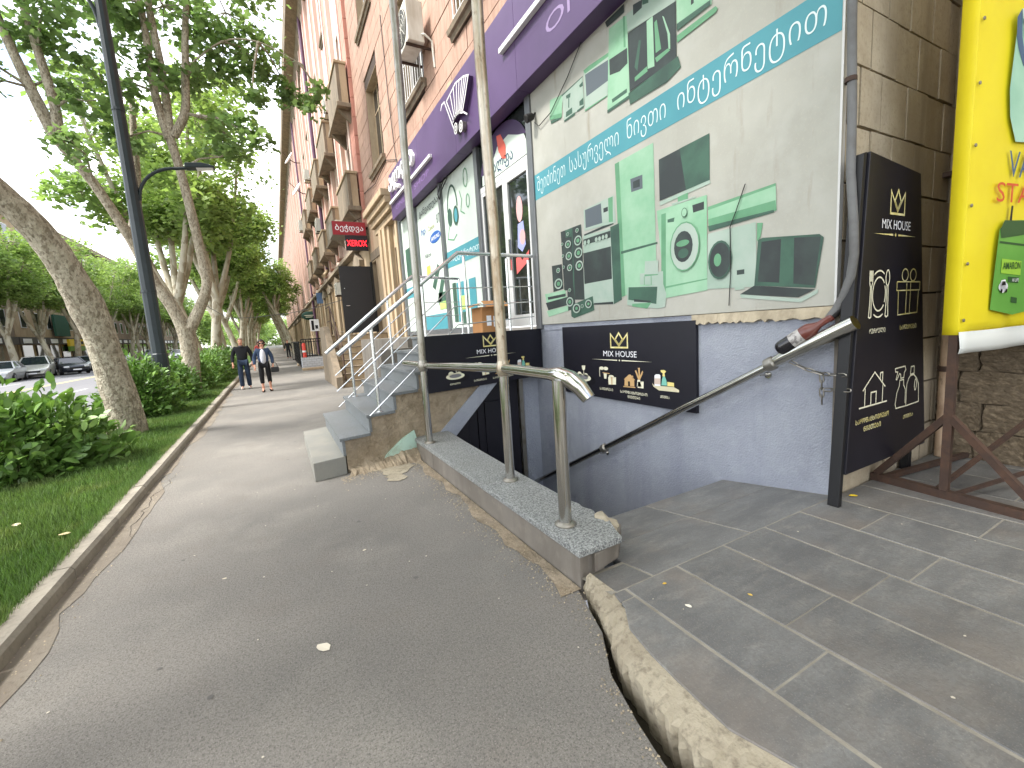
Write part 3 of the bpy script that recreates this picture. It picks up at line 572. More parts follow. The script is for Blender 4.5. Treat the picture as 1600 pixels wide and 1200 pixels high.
b=B(); b.box(W-.01,W+.02,2.985,5.84,1.475,1.555); b.build('ledge',LILAC,bld)
# corner render strip and return wall
b=B(); b.box(W-.002,W+.09,1.70,1.735,-.3,1.47); b.build('corner_render',PLASTC,bld)
b=B(); b.box(W+.05,5.6,1.77,2.1,-.2,12); b.build('return_core',JOINT,bld)
courses(bld,cubeg,W+.02,5.5,.02,6.4,lambda y,z:True,[],hh=.4,bw=.36,x=1.715,kind='x')
b=B(); b.box(5.5,6.2,-9,2.1,-.2,12); b.build('recess_wall',STONEG,bld)
# rough rubble at the recess foot
rb=B(); rr=random.Random(4)
stm=[]
for k in range(3):
    bm=bmesh.new(); bmesh.ops.create_cube(bm,size=.96); bmesh.ops.subdivide_edges(bm,edges=bm.edges[:],cuts=3,use_grid_fill=True)
    for v in bm.verts: v.co*=1+rr.uniform(-.07,.05); v.co=v.co*(1-.1*max(0,v.co.length-.55))
    me=bpy.data.meshes.new('rubble'); bm.to_mesh(me); bm.free(); me.materials.append(mat('rubble_stone',(104,92,76),.95,layers=[(3,(92,80,64),.4,.6,.8),(9,(142,126,104),.5,.66,.6)],bump=[(8,.7,.05)],rnd=.15)); stm.append(me)
z=.08
while z<1.7:
    y=-1.2; h=rr.uniform(.2,.34)
    while y<1.72:
        w=rr.uniform(.25,.55); inst('rubble_stone',rr.choice(stm),(5.5,y+w/2,z+h/2),bld,(.12,w*1.02,h*1.04),0); y+=w
    z+=h
# drain pipe in the inner corner
pp=thing('drain_pipe','peeling tan drain pipe in the inner corner beside the yellow banner','pipe',(5.35,1.62,.1))
b=B(); b.tube([(5.36,1.62,.1),(5.36,1.62,9)],.05,12); b.build('pipe',mat('peeling_pipe',(184,160,136),.8,layers=[(5,(118,90,70),.45,.6,.8,(1,1,.4)),(14,(84,74,62),.55,.66,.7,(1,1,.5))]),pp,smooth=True)
for z in(.9,2.6,4.3): b=B(); b.tube([(5.36,1.62,z),(5.36,1.62,z+.05)],.062,12); b.build('collar',RUST,pp,smooth=True)
for z in(2.63,4.33): b=B(); b.box(5.30,5.42,1.62,1.72,z-.02,z+.02); b.build('bracket',RUST,pp)

# windows in the stone front
def window(parent,ya,yb,za,zb,depth=.26,sill=True,mull=2,trans=.72,frame=None,pane=None,x=W,reveal=True):
    frame=frame or UPVC; pane=pane or DARKW; t=.055
    b=B(); xf=x+depth; b.box(xf,xf+.05,ya,ya+t,za,zb); b.box(xf,xf+.05,yb-t,yb,za,zb); b.box(xf,xf+.05,ya+t,yb-t,za,za+t); b.box(xf,xf+.05,ya+t,yb-t,zb-t,zb)
    for k in range(1,mull): yy=ya+(yb-ya)*k/mull; b.box(xf+.003,xf+.047,yy-t/2,yy+t/2,za+t,zb-t)
    zz=za+(zb-za)*trans; b.box(xf+.006,xf+.044,ya+t,yb-t,zz-t/2,zz+t/2)
    f=b.build('window',frame,parent)
    b=B(); b.box(xf+.02,xf+.03,ya+t*.6,yb-t*.6,za+t*.6,zb-t*.6); b.build('pane',pane,f)
    if reveal:
        b=B(); b.box(x+.031,xf,ya-.02,ya+.012,za,zb); b.box(x+.031,xf,yb-.012,yb+.02,za,zb); b.box(x+.031,xf,ya+.012,yb-.012,zb-.012,zb+.02); b.build('reveal',BEIGE,f)
    if sill:
        b=B(); b.prism([(x-.14,za-.02),(x+depth,za+.012),(x+depth,za-.06),(x-.05,za-.2),(x-.07,za-.11),(x-.12,za-.1)],'y',ya-.16,yb+.16); b.build('sill',OLDST,f)
    return f
for i,(a,c,d,e) in enumerate(HOLES): window(bld,a,c,d,e,frame=UPVC if i!=0 else BEIGE,mull=2 if i else 3)
def grille(name,label,ya,yb,za,zb,n,x=W-.06):
    t=thing(name,label,'window grille',(x,(ya+yb)/2,za))
    for k in range(n+1):
        b=B(); y=ya+(yb-ya)*k/n; b.tube([(x,y,za),(x,y,zb)],.011,6); b.build('bar',WHITEP,t)
    for z in(za+.05,(za+zb)/2,zb-.05):
        b=B(); b.bar((x,ya,z),(x,yb,z),.013,.006); b.build('rail',WHITEP,t)
    return t
grille('window_grille','white iron window grille under the large air conditioner',10.3,11.9,7.3,9.0,9)
grille('window_grille','white iron window grille right of the tall pole above the purple sign',6.65,8.2,7.25,8.6,9)
# peeling hole in the stone
b=B(); P=[(rr.uniform(.15,.26)*math.cos(a*.6),rr.uniform(.12,.2)*math.sin(a*.6)) for a in range(10)]
b.add([(W-.008,8.75+p*1.4,6.35+q) for p,q in P],[tuple(range(10))]); b.build('peeled_patch',BEIGE,bld,fix=False)
# cornice of this house
b=B(); b.prism([(W-.75,21.2),(W+.6,21.2),(W+.6,20.4),(W-.1,20.4),(W-.25,20.75),(W-.7,20.95)],'y',1.0,18.2); b.build('cornice',OLDST,bld)

# ---------------- fascia sign ----------------
fas=thing('fascia_sign','long purple fascia sign board with white cart emblem over the shop','sign',(3.4,9,4.85))
FX=3.40
for a,c in((13.2,10.4),(10.4,8.05),(8.05,5.7),(5.7,3.4),(3.4,1.9)):
    b=B(); b.box(FX,W+.02,c+.002,a-.002,4.86,6.1); b.build('panel',PURPLE,fas,bev=.006)
fp=Plane((FX,0,0),(0,-1,0),(0,0,1),(-1,0,0))
fp.text('letters','ალფა',-13.05,5.42,2.45,WHITEP,fas,.0,height=.5,depth=.08,bold=.02)
b=B(); b.box(FX-.07,FX,9.4,13.1,5.26,5.33); b.build('light_bar',WHITEP,fas,bev=.008)
b=B(); b.box(FX-.07,FX,2.3,6.06,5.5,5.57); b.build('light_bar',WHITEP,fas,bev=.008)
LILP=mat('lilac_print',(150,130,168),.6)
fp.text('lettering','ONLINE',-4.92,5.1,1.9,LILP,fas,.003,height=.2)
fp.text('lettering','ONLINE SHOP',-12.7,5.02,3.0,mat('dim_lilac_print',(124,98,146),.6),fas,.003,height=.13)
# cart emblem, u measured from y=9
cp_=Plane((FX-.085,9,0),(0,-1,0),(0,0,1),(-1,0,0))
outl=[(.85,5.80),(1.33,5.885),(1.68,5.82),(1.89,5.74),(1.73,5.53),(1.54,5.31),(1.40,5.37),(1.25,5.385),(1.12,5.36)]
b=B(); b.add([cp_.p(x,y,-.001) for x,y in outl+[(1.06,5.30),(.72,5.80)]]+[cp_.p(x,y,-.084) for x,y in outl+[(1.06,5.30),(.72,5.80)]],[tuple(range(11)),tuple(range(21,10,-1))]+[(i,(i+1)%11,11+(i+1)%11,11+i) for i in range(11)])
em=b.build('emblem_body',[PURPLE],fas)
ln=[outl+[outl[0]],[(.52,5.78),(.60,5.85),(.74,5.84),(1.07,5.28),(1.12,5.20)],[(1.08,5.33),(1.25,5.42),(1.42,5.40),(1.54,5.33),(1.74,5.20)]]
for t in (.14,.26,.38,.5,.62,.74,.86): 
    i=t*3; k=int(i); q=i-k; top=[outl[k][j]+(outl[k+1][j]-outl[k][j])*q for j in(0,1)]; ln.append([tuple(top),(1.12+.42*t,5.36+.02*math.sin(t*3)-.04*t)])
cp_.stroke('emblem_lines',ln,.028,WHITEP,em,.003)
cp_.stroke('emblem_wheels',[ring(1.19,5.19,.075,.085),ring(1.19,5.19,.03,.035),ring(1.43,5.13,.075,.085),ring(1.43,5.13,.03,.035)],.022,WHITEP,em,.003)
for u,z in((1.19,5.19),(1.43,5.13)): b=B(); b.lathe(cp_.p(u,z,-.08),[(.085,0),(.085,.078)],18,(-1,0,0)); b.build('emblem_wheel_body',DULLST,em,smooth=True)

# ---------------- shop front ----------------
shop=thing('storefront','glazed shop front with grey frames and poster covered windows under the purple sign','shop front',(W,9.5,1.5))
for y in(5.80,7.72,9.76,11.78,13.42):
    b=B(); b.box(W-.06,W+.12,y-.07,y+.07,1.5,4.98); b.build('mullion',FRAMEG,shop,bev=.006)
b=B(); b.box(W-.03,W+.1,5.87,13.35,4.86,4.98); b.build('head_rail',FRAMEG,shop)
b=B(); b.box(W-.03,W+.1,7.79,13.35,1.5,1.62); b.build('bottom_rail',FRAMEG,shop)
POST=mat('poster_film',(196,206,196),.5,layers=[(1,(182,194,184),.4,.6,.6)])
wp=Plane((W+.008,0,0),(0,-1,0),(0,0,1),(-1,0,0))
for a,c in((7.79,9.69),(9.83,11.71),(11.85,13.35)):
    b=B(); b.box(W+.01,W+.03,a,c,1.62,4.86); b.build('poster_window',POST,shop)
# films and prints
PT=BPM
def rect(a,c,d,e): return [(-c,d),(-a,d),(-a,e),(-c,e)]
wp.poly('teal_band',[rect(7.79,9.69,2.98,3.33),rect(11.85,13.35,2.6,2.9),rect(9.83,11.71,1.62,2.0)],TEAL,shop,.004)
wp.text('lettering','ინტერნეტით',-9.5,3.06,1.6,PALETXT,shop,.007,height=.17)
wp.text('lettering','განვადება',-11.5,4.5,1.5,mat('ink',(52,56,60),.6),shop,.005,height=.2)
wp.text('lettering','hp',-11.45,4.0,.35,mat('blue_ink',(40,84,150),.5),shop,.005,height=.24)
wp.text('lettering','SAMSUNG',-10.7,3.78,.62,WPRINT,shop,.009,height=.09)
wp.poly('oval_print',[[(x,y) for x,y in ell(-10.4,3.83,.4,.13)]],MATS['blue_ink'],shop,.005)
wp.text('lettering','Canon',-10.9,4.05,.5,mat('olive_ink',(150,150,96),.6),shop,.005,height=.12)
wp.text('lettering','BTS',-10.2,4.1,.3,mat('grey_ink',(92,98,98),.6),shop,.005,height=.2)
wp.text('lettering','Nikon',-11.3,3.45,.5,MATS['grey_ink'],shop,.005,height=.12)
wp.stroke('headphone_band',[ell(-9.15,4.15,.28,.48,16,0,180)],.05,BPM['D'],shop,.005)
wp.poly('headphone_cups',[ell(-9.33,4.02,.13,.19),ell(-8.98,3.98,.15,.2)],BPM['D'],shop,.007)
wp.poly('headphone_pad',[ell(-8.96,3.98,.09,.14)],TEAL,shop,.01)
wp.stroke('cable_print',[[(-9.4,3.85),(-9.55,3.6),(-9.2,3.52),(-9.0,3.6)],ring(-8.35,4.55,.1,.17),ring(-8.3,4.1,.08,.12),[(-8.7,4.4),(-8.6,4.2),(-8.7,4.0),(-8.5,3.9)]],.025,BPM['M'],shop,.005)
wp.poly('yellow_print',[rect(10.95,11.25,2.95,3.25)],mat('yellow_print',(196,170,80),.6),shop,.005)
wp.poly('green_print',[rect(9.95,10.5,2.2,2.5),[(-10.9,2.7),(-10.4,3.2),(-10.2,3.1),(-10.7,2.6)],[(-10.6,2.3),(-10.2,2.85),(-10.0,2.75),(-10.4,2.2)]],BPM['D'],shop,.005)
wp.poly('lime_print',[rect(10.0,10.45,2.1,2.28)],mat('lime_print',(170,206,110),.6),shop,.008)
wp.poly('leaflets',[rect(8.2,8.55,1.7,2.6),rect(8.65,9.0,1.7,2.6),rect(9.05,9.25,1.75,2.6)],TEAL,shop,.005)
wp.poly('leaflet_dark',[rect(9.28,9.5,1.75,2.62),rect(8.65,9.0,1.7,1.95),rect(12.6,13.1,3.1,4.0),rect(12.0,12.4,3.2,3.9)],BPM['D'],shop,.008)
wp.poly('leaflet_yellow',[rect(8.65,9.0,2.0,2.3)],MATS['lime_print'],shop,.011)
# door
door=B(); door.box(W-.02,W+.06,5.87,5.98,1.56,4.02); door.box(W-.02,W+.06,6.62,6.73,1.56,4.02); door.box(W-.02,W+.06,5.98,6.62,3.91,4.02); door.box(W-.02,W+.06,5.98,6.62,1.56,1.75)
dr=door.build('door',UPVC,shop,bev=.006); b=B(); b.box(W+.015,W+.03,5.97,6.63,1.74,3.92); b.build('door_glass',GLASSW,dr)
b=B(); b.bar((W-.05,6.58,2.5),(W-.05,6.58,3.0),.015); b.build('door_handle',STEEL,dr)
b=B(); b.box(W-.01,W+.06,6.735,7.65,1.56,1.7); b.box(W-.01,W+.06,6.735,6.8,1.7,4.02); b.box(W-.01,W+.06,7.58,7.65,1.7,4.02); b.box(W-.01,W+.06,6.8,7.58,3.95,4.02)
b.build('side_light_frame',UPVC,shop); b=B(); b.box(W+.015,W+.03,6.79,7.59,1.69,3.96); b.build('side_light_glass',GLASSW,shop)
b=B(); b.box(W-.012,W+.07,5.87,7.65,4.025,4.12); b.build('transom_rail',UPVC,shop)
b=B(); b.box(W+.015,W+.03,5.87,7.65,4.12,4.86); b.build('transom_glass',GLASSW,shop)
wp.poly('arch_film',[[(-7.6,4.14)]+ell(-6.75,4.14,.82,.70,20,180,0)+[(-5.95,4.14)]],POST,shop,.008)
wp.poly('swoosh_film',[ell(-6.75,4.2,.86,.66,18,20,170)+[(-7.25,4.3),(-6.9,4.58),(-6.5,4.62),(-6.2,4.5)]],PURPLED,shop,.011)
wp.poly('petal_film',[[(-6.9,4.75),(-6.75,4.72),(-6.6,4.5),(-6.62,4.3),(-6.75,4.34),(-6.86,4.5)]],mat('orange_film',(206,92,76),.5),shop,.014)
wp.text('lettering','ალფა',-7.1,4.16,.72,mat('navy_ink',(46,70,96),.6),shop,.014,height=.2)
dp=Plane((W+.012,0,0),(0,-1,0),(0,0,1),(-1,0,0))
dp.poly('sticker_pink',[ell(-6.3,3.42,.1,.2),ell(-6.25,2.98,.09,.12)],mat('pink_film',(206,160,158),.6),dr,.003)
dp.poly('sticker_blue',[[(-6.42,2.85),(-6.38,3.2),(-6.2,3.22),(-6.16,2.85),(-6.28,2.75)]],mat('periwinkle_film',(150,156,206),.6),dr,.002)
dp.poly('sticker_red',[[(-6.5,2.42),(-6.1,2.58),(-6.06,2.75),(-6.3,2.62),(-6.36,2.72),(-6.5,2.68)]],mat('coral_film',(206,100,96),.6),dr,.005)
b=B(); b.tube([(W-.06,9.3,4.84),(W-.09,9.45,4.7),(W-.07,9.6,4.76),(W-.1,9.7,4.6),(W-.06,9.72,4.5),(W-.08,9.5,4.62),(W-.05,9.35,4.75),(W-.09,9.25,4.68),(W-.04,9.15,4.84)],.012,6)
tag(b.build('loose_cable',ROPE),'tangle of black cable hanging under the purple sign by the window','cable')

# ---------------- big appliance banner ----------------
ban=thing('banner_board','large weathered white banner board printed with green household appliances','banner',(W,3.7,1.55))
b=B(); b.box(W-.03,W+.01,1.73,5.775,1.56,5.08); b.build('board',BANN,ban,bev=.003)
b=B(); b.box(W-.036,W+.012,1.715,1.73,1.556,5.08); b.build('edge_trim',UPVC,ban)
b=B(); b.box(W-.037,W+.02,5.776,5.80,1.5,4.86); b.build('side_trim',FRAMEG,ban)
bp=Plane((W-.03,5.78,1.55),(0,-1,0),(0,0,1),(-1,0,0))
bp.poly('teal_band',[[(.01,1.84),(4.045,1.86),(4.045,2.19),(.01,2.19)]],TEAL,ban,.002)
for k,(t,x0,x1) in enumerate((('შეიძინეთ',.12,.82),('სასურველი',.92,1.85),('ნივთი',1.98,2.52),('ინტერნეტით',2.66,3.95))):
    bp.text('lettering',t,x0,1.885,x1-x0,PALETXT,ban,.005,height=.265,bold=-.012)
def emit(c,P,h,nm): bp.poly(nm,[P],BPM[c],ban,h)
hh=.003
for i,(c,P) in enumerate(BP): 
    emit(c,P,hh+.00006*i,'appliance_print')
bpr={}
for i,(c,x,y,rx,ry) in enumerate(BR): bpr.setdefault(c,[]).append((i,ell(x,y,rx,ry,18)))
for c,Ls in bpr.items():
    for i,e in Ls: bp.poly('round_print',[e],BPM[c],ban,.0125+.00006*i)
b=B(); b.tube([(W-.045,2.42,2.62),(W-.05,2.5,2.42),(W-.045,2.56,2.3),(W-.05,2.55,1.9),(W-.045,2.57,1.62)],.004,5); tag(b.build('thin_wire',ROPE),'thin dark wire hanging down the appliance banner beside the laptop picture','wire')
b=B(); pts=[(W-.06,5.6,4.42),(W-.06,5.5,4.33),(W-.055,5.2,4.38),(W-.055,4.8,4.62),(W-.055,4.45,4.9),(W-.2,4.2,5.0)]
b.tube(pts,.006,5); tag(b.build('sagging_wire',ROPE),'black wire sagging across the top left of the appliance banner','wire')
sp=thing('spot_lamp','small black spotlight under the purple sign above the banner','lamp',(W-.1,5.6,4.5))
b=B(); b.lathe((W-.05,5.62,4.52),[(.02,0),(.05,.04),(.06,.14),(.05,.15)],12,(-.8,.1,-.35)); b.build('lamp_head',ROPE,sp,smooth=True)
b=B(); b.bar((W-.03,5.62,4.56),(W-.08,5.62,4.5),.012); b.build('lamp_arm',ROPE,sp)
# ---------------- granite stairs to the shop ----------------
st=thing('granite_stairs','grey granite stairs rising from the sidewalk to the glazed shop door','stairs',(1.2,6.2,0))
ny_=lambda x:5.13+.21*(x-.2)
fy_=lambda x:7.1+.35*(x-.2)
rise,go_=.213,.325
xs=[.2+.325*k for k in range(7)]      # front of each step
def skew(x0,x1,z0,z1,dn=0,df=0):
    b=B(); V=[(x0,ny_(x0)-dn,z) for z in(z0,z1)]+[(x1,ny_(x1)-dn,z) for z in(z0,z1)]+[(x1,fy_(x1)+df,z) for z in(z0,z1)]+[(x0,fy_(x0)+df,z) for z in(z0,z1)]
    return b.add(V,[(0,2,4,6),(1,7,5,3),(0,1,3,2),(2,3,5,4),(4,5,7,6),(6,7,1,0)])
skew(.2,.545,0,rise).build('lowest_step',[GRANITEL],st,bev=.006)
for k in range(1,7):
    z=rise*(k+1); x0=.2+.325*k
    o=skew(x0-.025,x0+.33 if k<6 else W+.0,z-.035,z,.02,.0).build('tread' if k<6 else 'landing_slab',GRANITED,st,bev=.003)
    skew(x0,x0+.03,z-rise+.001,z-.036,.0).build('riser',GRANITED,st)
# rubble flank under the treads
b=B(); P=[(.56,0)]
for k in range(1,7):
    x0=.2+.325*k; P+=[(x0+.032,rise*(k)+.001),(x0+.032,rise*(k+1)-.037)]
P+=[(2.6,rise*7-.037),(2.6,.78),(2.4,.72),(1.55,.0)]
n=len(P)
Vn=[(x,ny_(x)+.012,z) for x,z in P]; Vf=[(x,fy_(x)-.01,z) for x,z in P]
b.add(Vn+Vf,[tuple(range(n)),tuple(range(2*n-1,n-1,-1))]+[(i,(i+1)%n,n+(i+1)%n,n+i) for i in range(n)]); b.build('rubble_flank',RUBBLE,st)
b=B(); P=[(1.5,.02),(2.45,.77),(2.75,.77),(1.78,-.05),(1.62,-.05)]
n=len(P); b.add([(x,ny_(x)-.015,z) for x,z in P]+[(x,ny_(x)+.5,z) for x,z in P],[tuple(range(n)),tuple(range(2*n-1,n-1,-1))]+[(i,(i+1)%n,n+(i+1)%n,n+i) for i in range(n)]); b.build('sloped_lilac_soffit',LILAC,st)
b=B(); P=[(.95,.06),(1.08,.16),(1.24,.27),(1.40,.34),(1.43,.2),(1.41,.06),(1.2,.03)]
n=len(P); b.add([(x,ny_(x)-.03,z) for x,z in P]+[(x,ny_(x)+.1,z) for x,z in P],[tuple(range(n)),tuple(range(2*n-1,n-1,-1))]+[(i,(i+1)%n,n+(i+1)%n,n+i) for i in range(n)]); b.build('mint_plaster_patch',mat('mint_plaster',(170,196,182),.85,layers=[(6,(140,150,130),.5,.66,.7)]),st)
# crumbled mortar foot
bm_=random.Random(8); b=B()
V=[]; nn=26
for i in range(nn):
    t=i/(nn-1); x=.56+.86*t; y=ny_(x)
    V+=[(x,y+.02,.06+.13*t*(1-.3*t)+bm_.uniform(-.015,.015)),(x+bm_.uniform(-.02,.02),y-.06-.05*t+bm_.uniform(-.02,.02),.04+.05*t+bm_.uniform(-.012,.012)),(x+bm_.uniform(-.02,.02),y-.14-.12*t+bm_.uniform(-.04,.04),-.002)]
b.add(V,[(i*3+k,i*3+k+1,(i+1)*3+k+1,(i+1)*3+k) for i in range(nn-1) for k in range(2)]); b.build('crumbled_mortar',RUBBLE,st)
b=B(); b.box(2.4,W,6.1,8.6,1.35,1.452); b.build('landing_base',PLASTC,st)
b=B(); b.box(2.2,W,8.3,13.5,-.0,1.47); b.build('shop_plinth',PLASTC,st)
# basement door under the landing
bd=thing('basement_door','dark navy panelled basement door under the stair landing','door',(2.6,6.1,-1.94))
b=B(); b.box(1.83,2.55,6.02,6.1,-1.93,.75); b.build('door_leaf',NAVY,bd)
b=B(); b.box(2.57,3.28,6.03,6.1,-1.93,.75); b.build('door_leaf',NAVY,bd)
for x in(1.95,2.68):
    for z in(-1.7,-.5): 
        b=B(); b.box(x,x+.46,6.0,6.028,z,z+.95); b.build('door_panel',NAVY,bd,bev=.02)
b=B(); b.box(3.29,3.36,5.98,6.12,-1.93,.75); b.build('door_frame',DULLST,bd)
b=B(); b.box(3.37,W,6.02,6.12,-1.93,.76); tag(b.build('door_side_wall',LILAC,well),'lilac wall strip beside the basement door')

# stair railings
def railing(name,label,pts,posts,mids,ends,r=.026):
    """pts: handrail; posts: (x,y,z0,z1); mids: polylines"""
    t=thing(name,label,'railing',posts[0][:3])
    b=B(); b.tube(pts,r,14); b.build('handrail',STEEL,t,smooth=True)
    for x,y,z0,z1 in posts:
        b=B(); b.tube([(x,y,z0),(x,y,z1)],.02,12); b.lathe((x,y,z0),[(.045,0),(.045,.006),(.03,.012)],14); b.build('post',STEEL,t,smooth=True)
    for ml in mids:
        b=B(); b.tube(ml,.008,8); b.build('mid_rail',STEEL,t,smooth=True)
    return t
h0,h1,h2=Vector((.58,5.19,1.37)),Vector((2.24,5.54,2.57)),Vector((3.56,5.82,2.60))
def onr(x): return 1.37+(2.57-1.37)*(x-.58)/1.66 if x<2.24 else 2.57
po=[(x,ny_(x)+.05,z,onr(x)-.02) for x,z in((1.0,.64),(1.70,1.066),(2.36,1.49),(3.1,1.49),(3.52,1.49))]
mids=[]
for d in(.42,.66,.9):
    mids.append([(.78 if d<.5 else .86,5.22,onr(.8)-d),(2.1+.12*(d-.4),5.51,onr(2.1)-d+.06),(3.54,5.82,2.55-d*.95)])
railing('stair_railing','polished steel stair railing on the near side of the granite stairs',[h0,h1,h2],po,mids,None)
f0,f1,f2=(.62,7.0,1.34),(2.12,7.35,2.5),(3.1,7.7,2.5)
def onf(x): return 1.34+(1.16)*(x-.62)/1.5 if x<2.12 else 2.5
po=[(x,7.0+.23*(x-.62),z,onf(x)-.02) for x,z in((.98,.64),(1.65,1.066),(2.3,1.49),(3.05,1.49))]
mids=[[(.72,7.02,onf(.72)-d),(2.1,7.34,onf(2.1)-d),(3.08,7.68,2.5-d)] for d in(.42,.66,.9)]
railing('stair_railing','steel stair railing on the far side of the granite stairs',[f0,f1,f2],po,mids,None)

# cardboard box on the landing
cb=thing('cardboard_box','brown cardboard box with white labels standing on the shop landing','box',(3.1,6.6,1.49))
b=B(); b.box(2.9,3.32,6.35,6.75,1.495,1.9); bo=b.build('carton',CARD,cb,bev=.006)
b=B(); b.obox((2.83,6.55,1.93),(.09,0,.03),(0,.19,0),(-.001,0,.003)); b.build('flap',CARD,cb)
b=B(); b.obox((3.11,6.27,1.94),(.2,0,0),(0,.09,.05),(0,-.001,.003)); b.build('flap',CARD,cb)
for q_ in((2.98,3.06,1.6,1.76),(3.1,3.2,1.58,1.75)): b=B(); b.box(q_[0],q_[1],6.345,6.349,q_[2],q_[3]); b.build('label_sticker',WPRINT,cb)

# ---------------- parapet and pipe railing ----------------
par=thing('parapet','low parapet wall with speckled granite cap around the stairwell','parapet',(1.6,4,0))
b=B(); b.prism([(1.43,1.97),(1.60,1.97),(1.60,5.9),(1.43,5.9)],'z',-.1,.199); b.build('wall_body',PLASTC,par,bev=.004)
for q_ in((1.412,1.96,3.3),(1.414,3.304,4.7),(1.412,4.704,5.92)): b=B(); b.box(q_[0],1.43,q_[1],q_[2],-.02,.198); b.build('facing_slab',PLASTC,par)
rg=random.Random(2)
def cap(y0,y1,far,near):
    b=B(); P=[(1.395,y0),(1.395,y1),(far,y1)]
    k=7
    if near=='broken':
        P+=[(1.80,2.75),(1.80,2.56),(1.815,2.5),(1.80,2.44),(1.825,2.36),(1.81,2.3),(1.83,2.2),(1.76,2.05),(1.72,1.94)]
    else: P+=[(near,y0)]
    b.prism(P,'z',.2,.24); return b.build('granite_cap',GRANITE,par,bev=.004)
cap(1.94,3.3,1.80,'broken'); cap(3.304,4.7,1.84,1.80); cap(4.704,5.92,1.9,1.84)
b=B(); b.prism([(1.5,1.93),(1.72,1.98),(1.9,2.15),(1.84,2.3),(1.62,2.3)],'z',.08,.195); b.build('end_block',PLASTC,par,bev=.008)
b=B(); V=[]
for i in range(12):
    a=i*math.pi/6; q=rg.uniform(.7,1.1); V.append((1.80+.075*q*math.cos(a),2.17+.11*q*math.sin(a),.20+.05*max(0,math.sin(a))+rg.uniform(0,.02)))
V.append((1.80,2.19,.255)); V+= [(x,y,.15) for x,y,z in V[:12]]
b.add(V,[(i,(i+1)%12,12) for i in range(12)]+[(i,(i+1)%12,13+(i+1)%12,13+i) for i in range(12)]); b.build('broken_mortar',ROUGHC,par)
pr_=thing('pipe_railing','polished pipe railing with two tall poles standing on the granite parapet','railing',(1.6,3.5,.24))
p3,p2,p1=(1.54,2.28),(1.645,3.25),(1.48,5.0)
for (x,y),r,zt in((p3,.043,1.2),(p2,.041,1.21),(p1,.04,1.17)):
    b=B(); b.tube([(x,y,.24),(x,y,zt)],r,20); o=b.build('post',CHROME,pr_,smooth=True)
    b=B(); b.lathe((x,y,.24),[(r+.028,0),(r+.028,.008),(r+.02,.014),(r+.006,.024)],20); b.build('flange',DULLST,pr_,smooth=True)
b=B(); b.tube([(1.57,2.24,1.225),(1.645,3.25,1.215),(1.50,5.0,1.17),(1.5,5.9,1.16)],.04,18); b.build('top_rail',CHROME,pr_,smooth=True)
b=B(); b.tube([(1.575,2.42,1.226),(1.57,2.30,1.228),(1.59,2.22,1.205),(1.625,2.165,1.15),(1.65,2.12,1.085)],[.043,.055,.057,.052,.044],18); b.build('elbow',CHROME,pr_,smooth=True)
for (x,y),zt in((p2,1.215),(p1,1.17)):
    b=B(); b.lathe((x,y,zt-.035),[(.044,-.03),(.056,0),(.06,.035),(.055,.07),(.044,.1)],18); b.build('joint_collar',POLEP if y<4 else DULLST,pr_,smooth=True)
for (x,y),z0,dx,r in((p2,1.25,-.02,.044),(p1,1.2,.03,.042)):
    b=B(); n=14; b.tube([(x+dx*k/n*2.0+.006*math.sin(k*1.3),y+.004*math.sin(k*2.1),z0+(9.5-z0)*k/n) for k in range(n+1)],r,16); b.build('tall_pole',POLEP if y<4 else mat('worn_steel_pole',(164,162,154),.42,metal=.8,layers=[(7,(134,126,112),.48,.62,.7,(1,1,.4)),(30,(100,84,66),.6,.7,.7,(1,1,.5))]),pr_,smooth=True)
# wall handrail in the stairwell
wh=thing('wall_handrail','steel handrail running down the lilac stairwell wall','handrail',(3.5,3.5,.4))
hx=3.52
b=B(); b.tube([(hx,1.60,1.395),(hx,2.12,1.115),(hx,4.25,-.05),(hx,6.0,-1.0)],.036,16); b.build('rail',CHROME,wh,smooth=True)
b=B(); b.tube([(hx,1.545,1.435),(hx,1.62,1.395),(hx,2.02,1.18),(hx,2.08,1.147)],[.052,.054,.052,.046],16); b.build('end_sleeve',CHROME,wh,smooth=True)
for y,z in((2.13,1.12),(4.25,-.05)):
    b=B(); b.lathe((hx,y,z),[(.038,-.05),(.054,-.035),(.057,0),(.054,.03),(.038,.045)],16,(0,.88,-.48)); b.build('joint_ring',DULLST,wh,smooth=True)
    b=B(); b.tube([(hx,y+.1,z-.06),(hx+.03,y+.1,z-.1),(W+.005,y+.1,z-.11)],.011,8); b.lathe((W-.012,y+.1,z-.11),[(.03,0),(.03,.012)],12,(1,0,0)); b.build('wall_bracket',CHROME,wh,smooth=True)
# conduit cable, bottle and chain at the corner
b=B(); b.tube([(3.62,1.685,9),(3.625,1.69,5),(3.625,1.675,3.4),(3.63,1.66,2.9),(3.60,1.64,2.45),(3.575,1.60,2.1),(3.56,1.585,1.9),(3.56,1.60,1.75),(3.57,1.645,1.62),(3.57,1.69,1.53),(3.56,1.73,1.47)],.028,12)
cc=thing('conduit_cable','thick grey conduit cable hanging down the wall corner beside the black sign board','cable',(3.6,1.66,1.5)); b.build('sheath',CABLE,cc,smooth=True)
for z in(3.05,4.2):
    b=B(); b.tube([(3.625,1.67,z),(3.625,1.67,z+.03)],.036,10); b.tube([(3.625,1.67,z+.015),(3.66,1.72,z+.015)],.01,6); b.build('clip',RUST,cc,smooth=True)
bt=thing('bottle','dark plastic bottle with red brown neck and pale label capping the cable end','bottle',(3.5,1.9,1.3))
ax=(Vector((3.545,1.755,1.445))-Vector((3.47,2.05,1.235))).normalized(); c0=Vector((3.47,2.05,1.235))
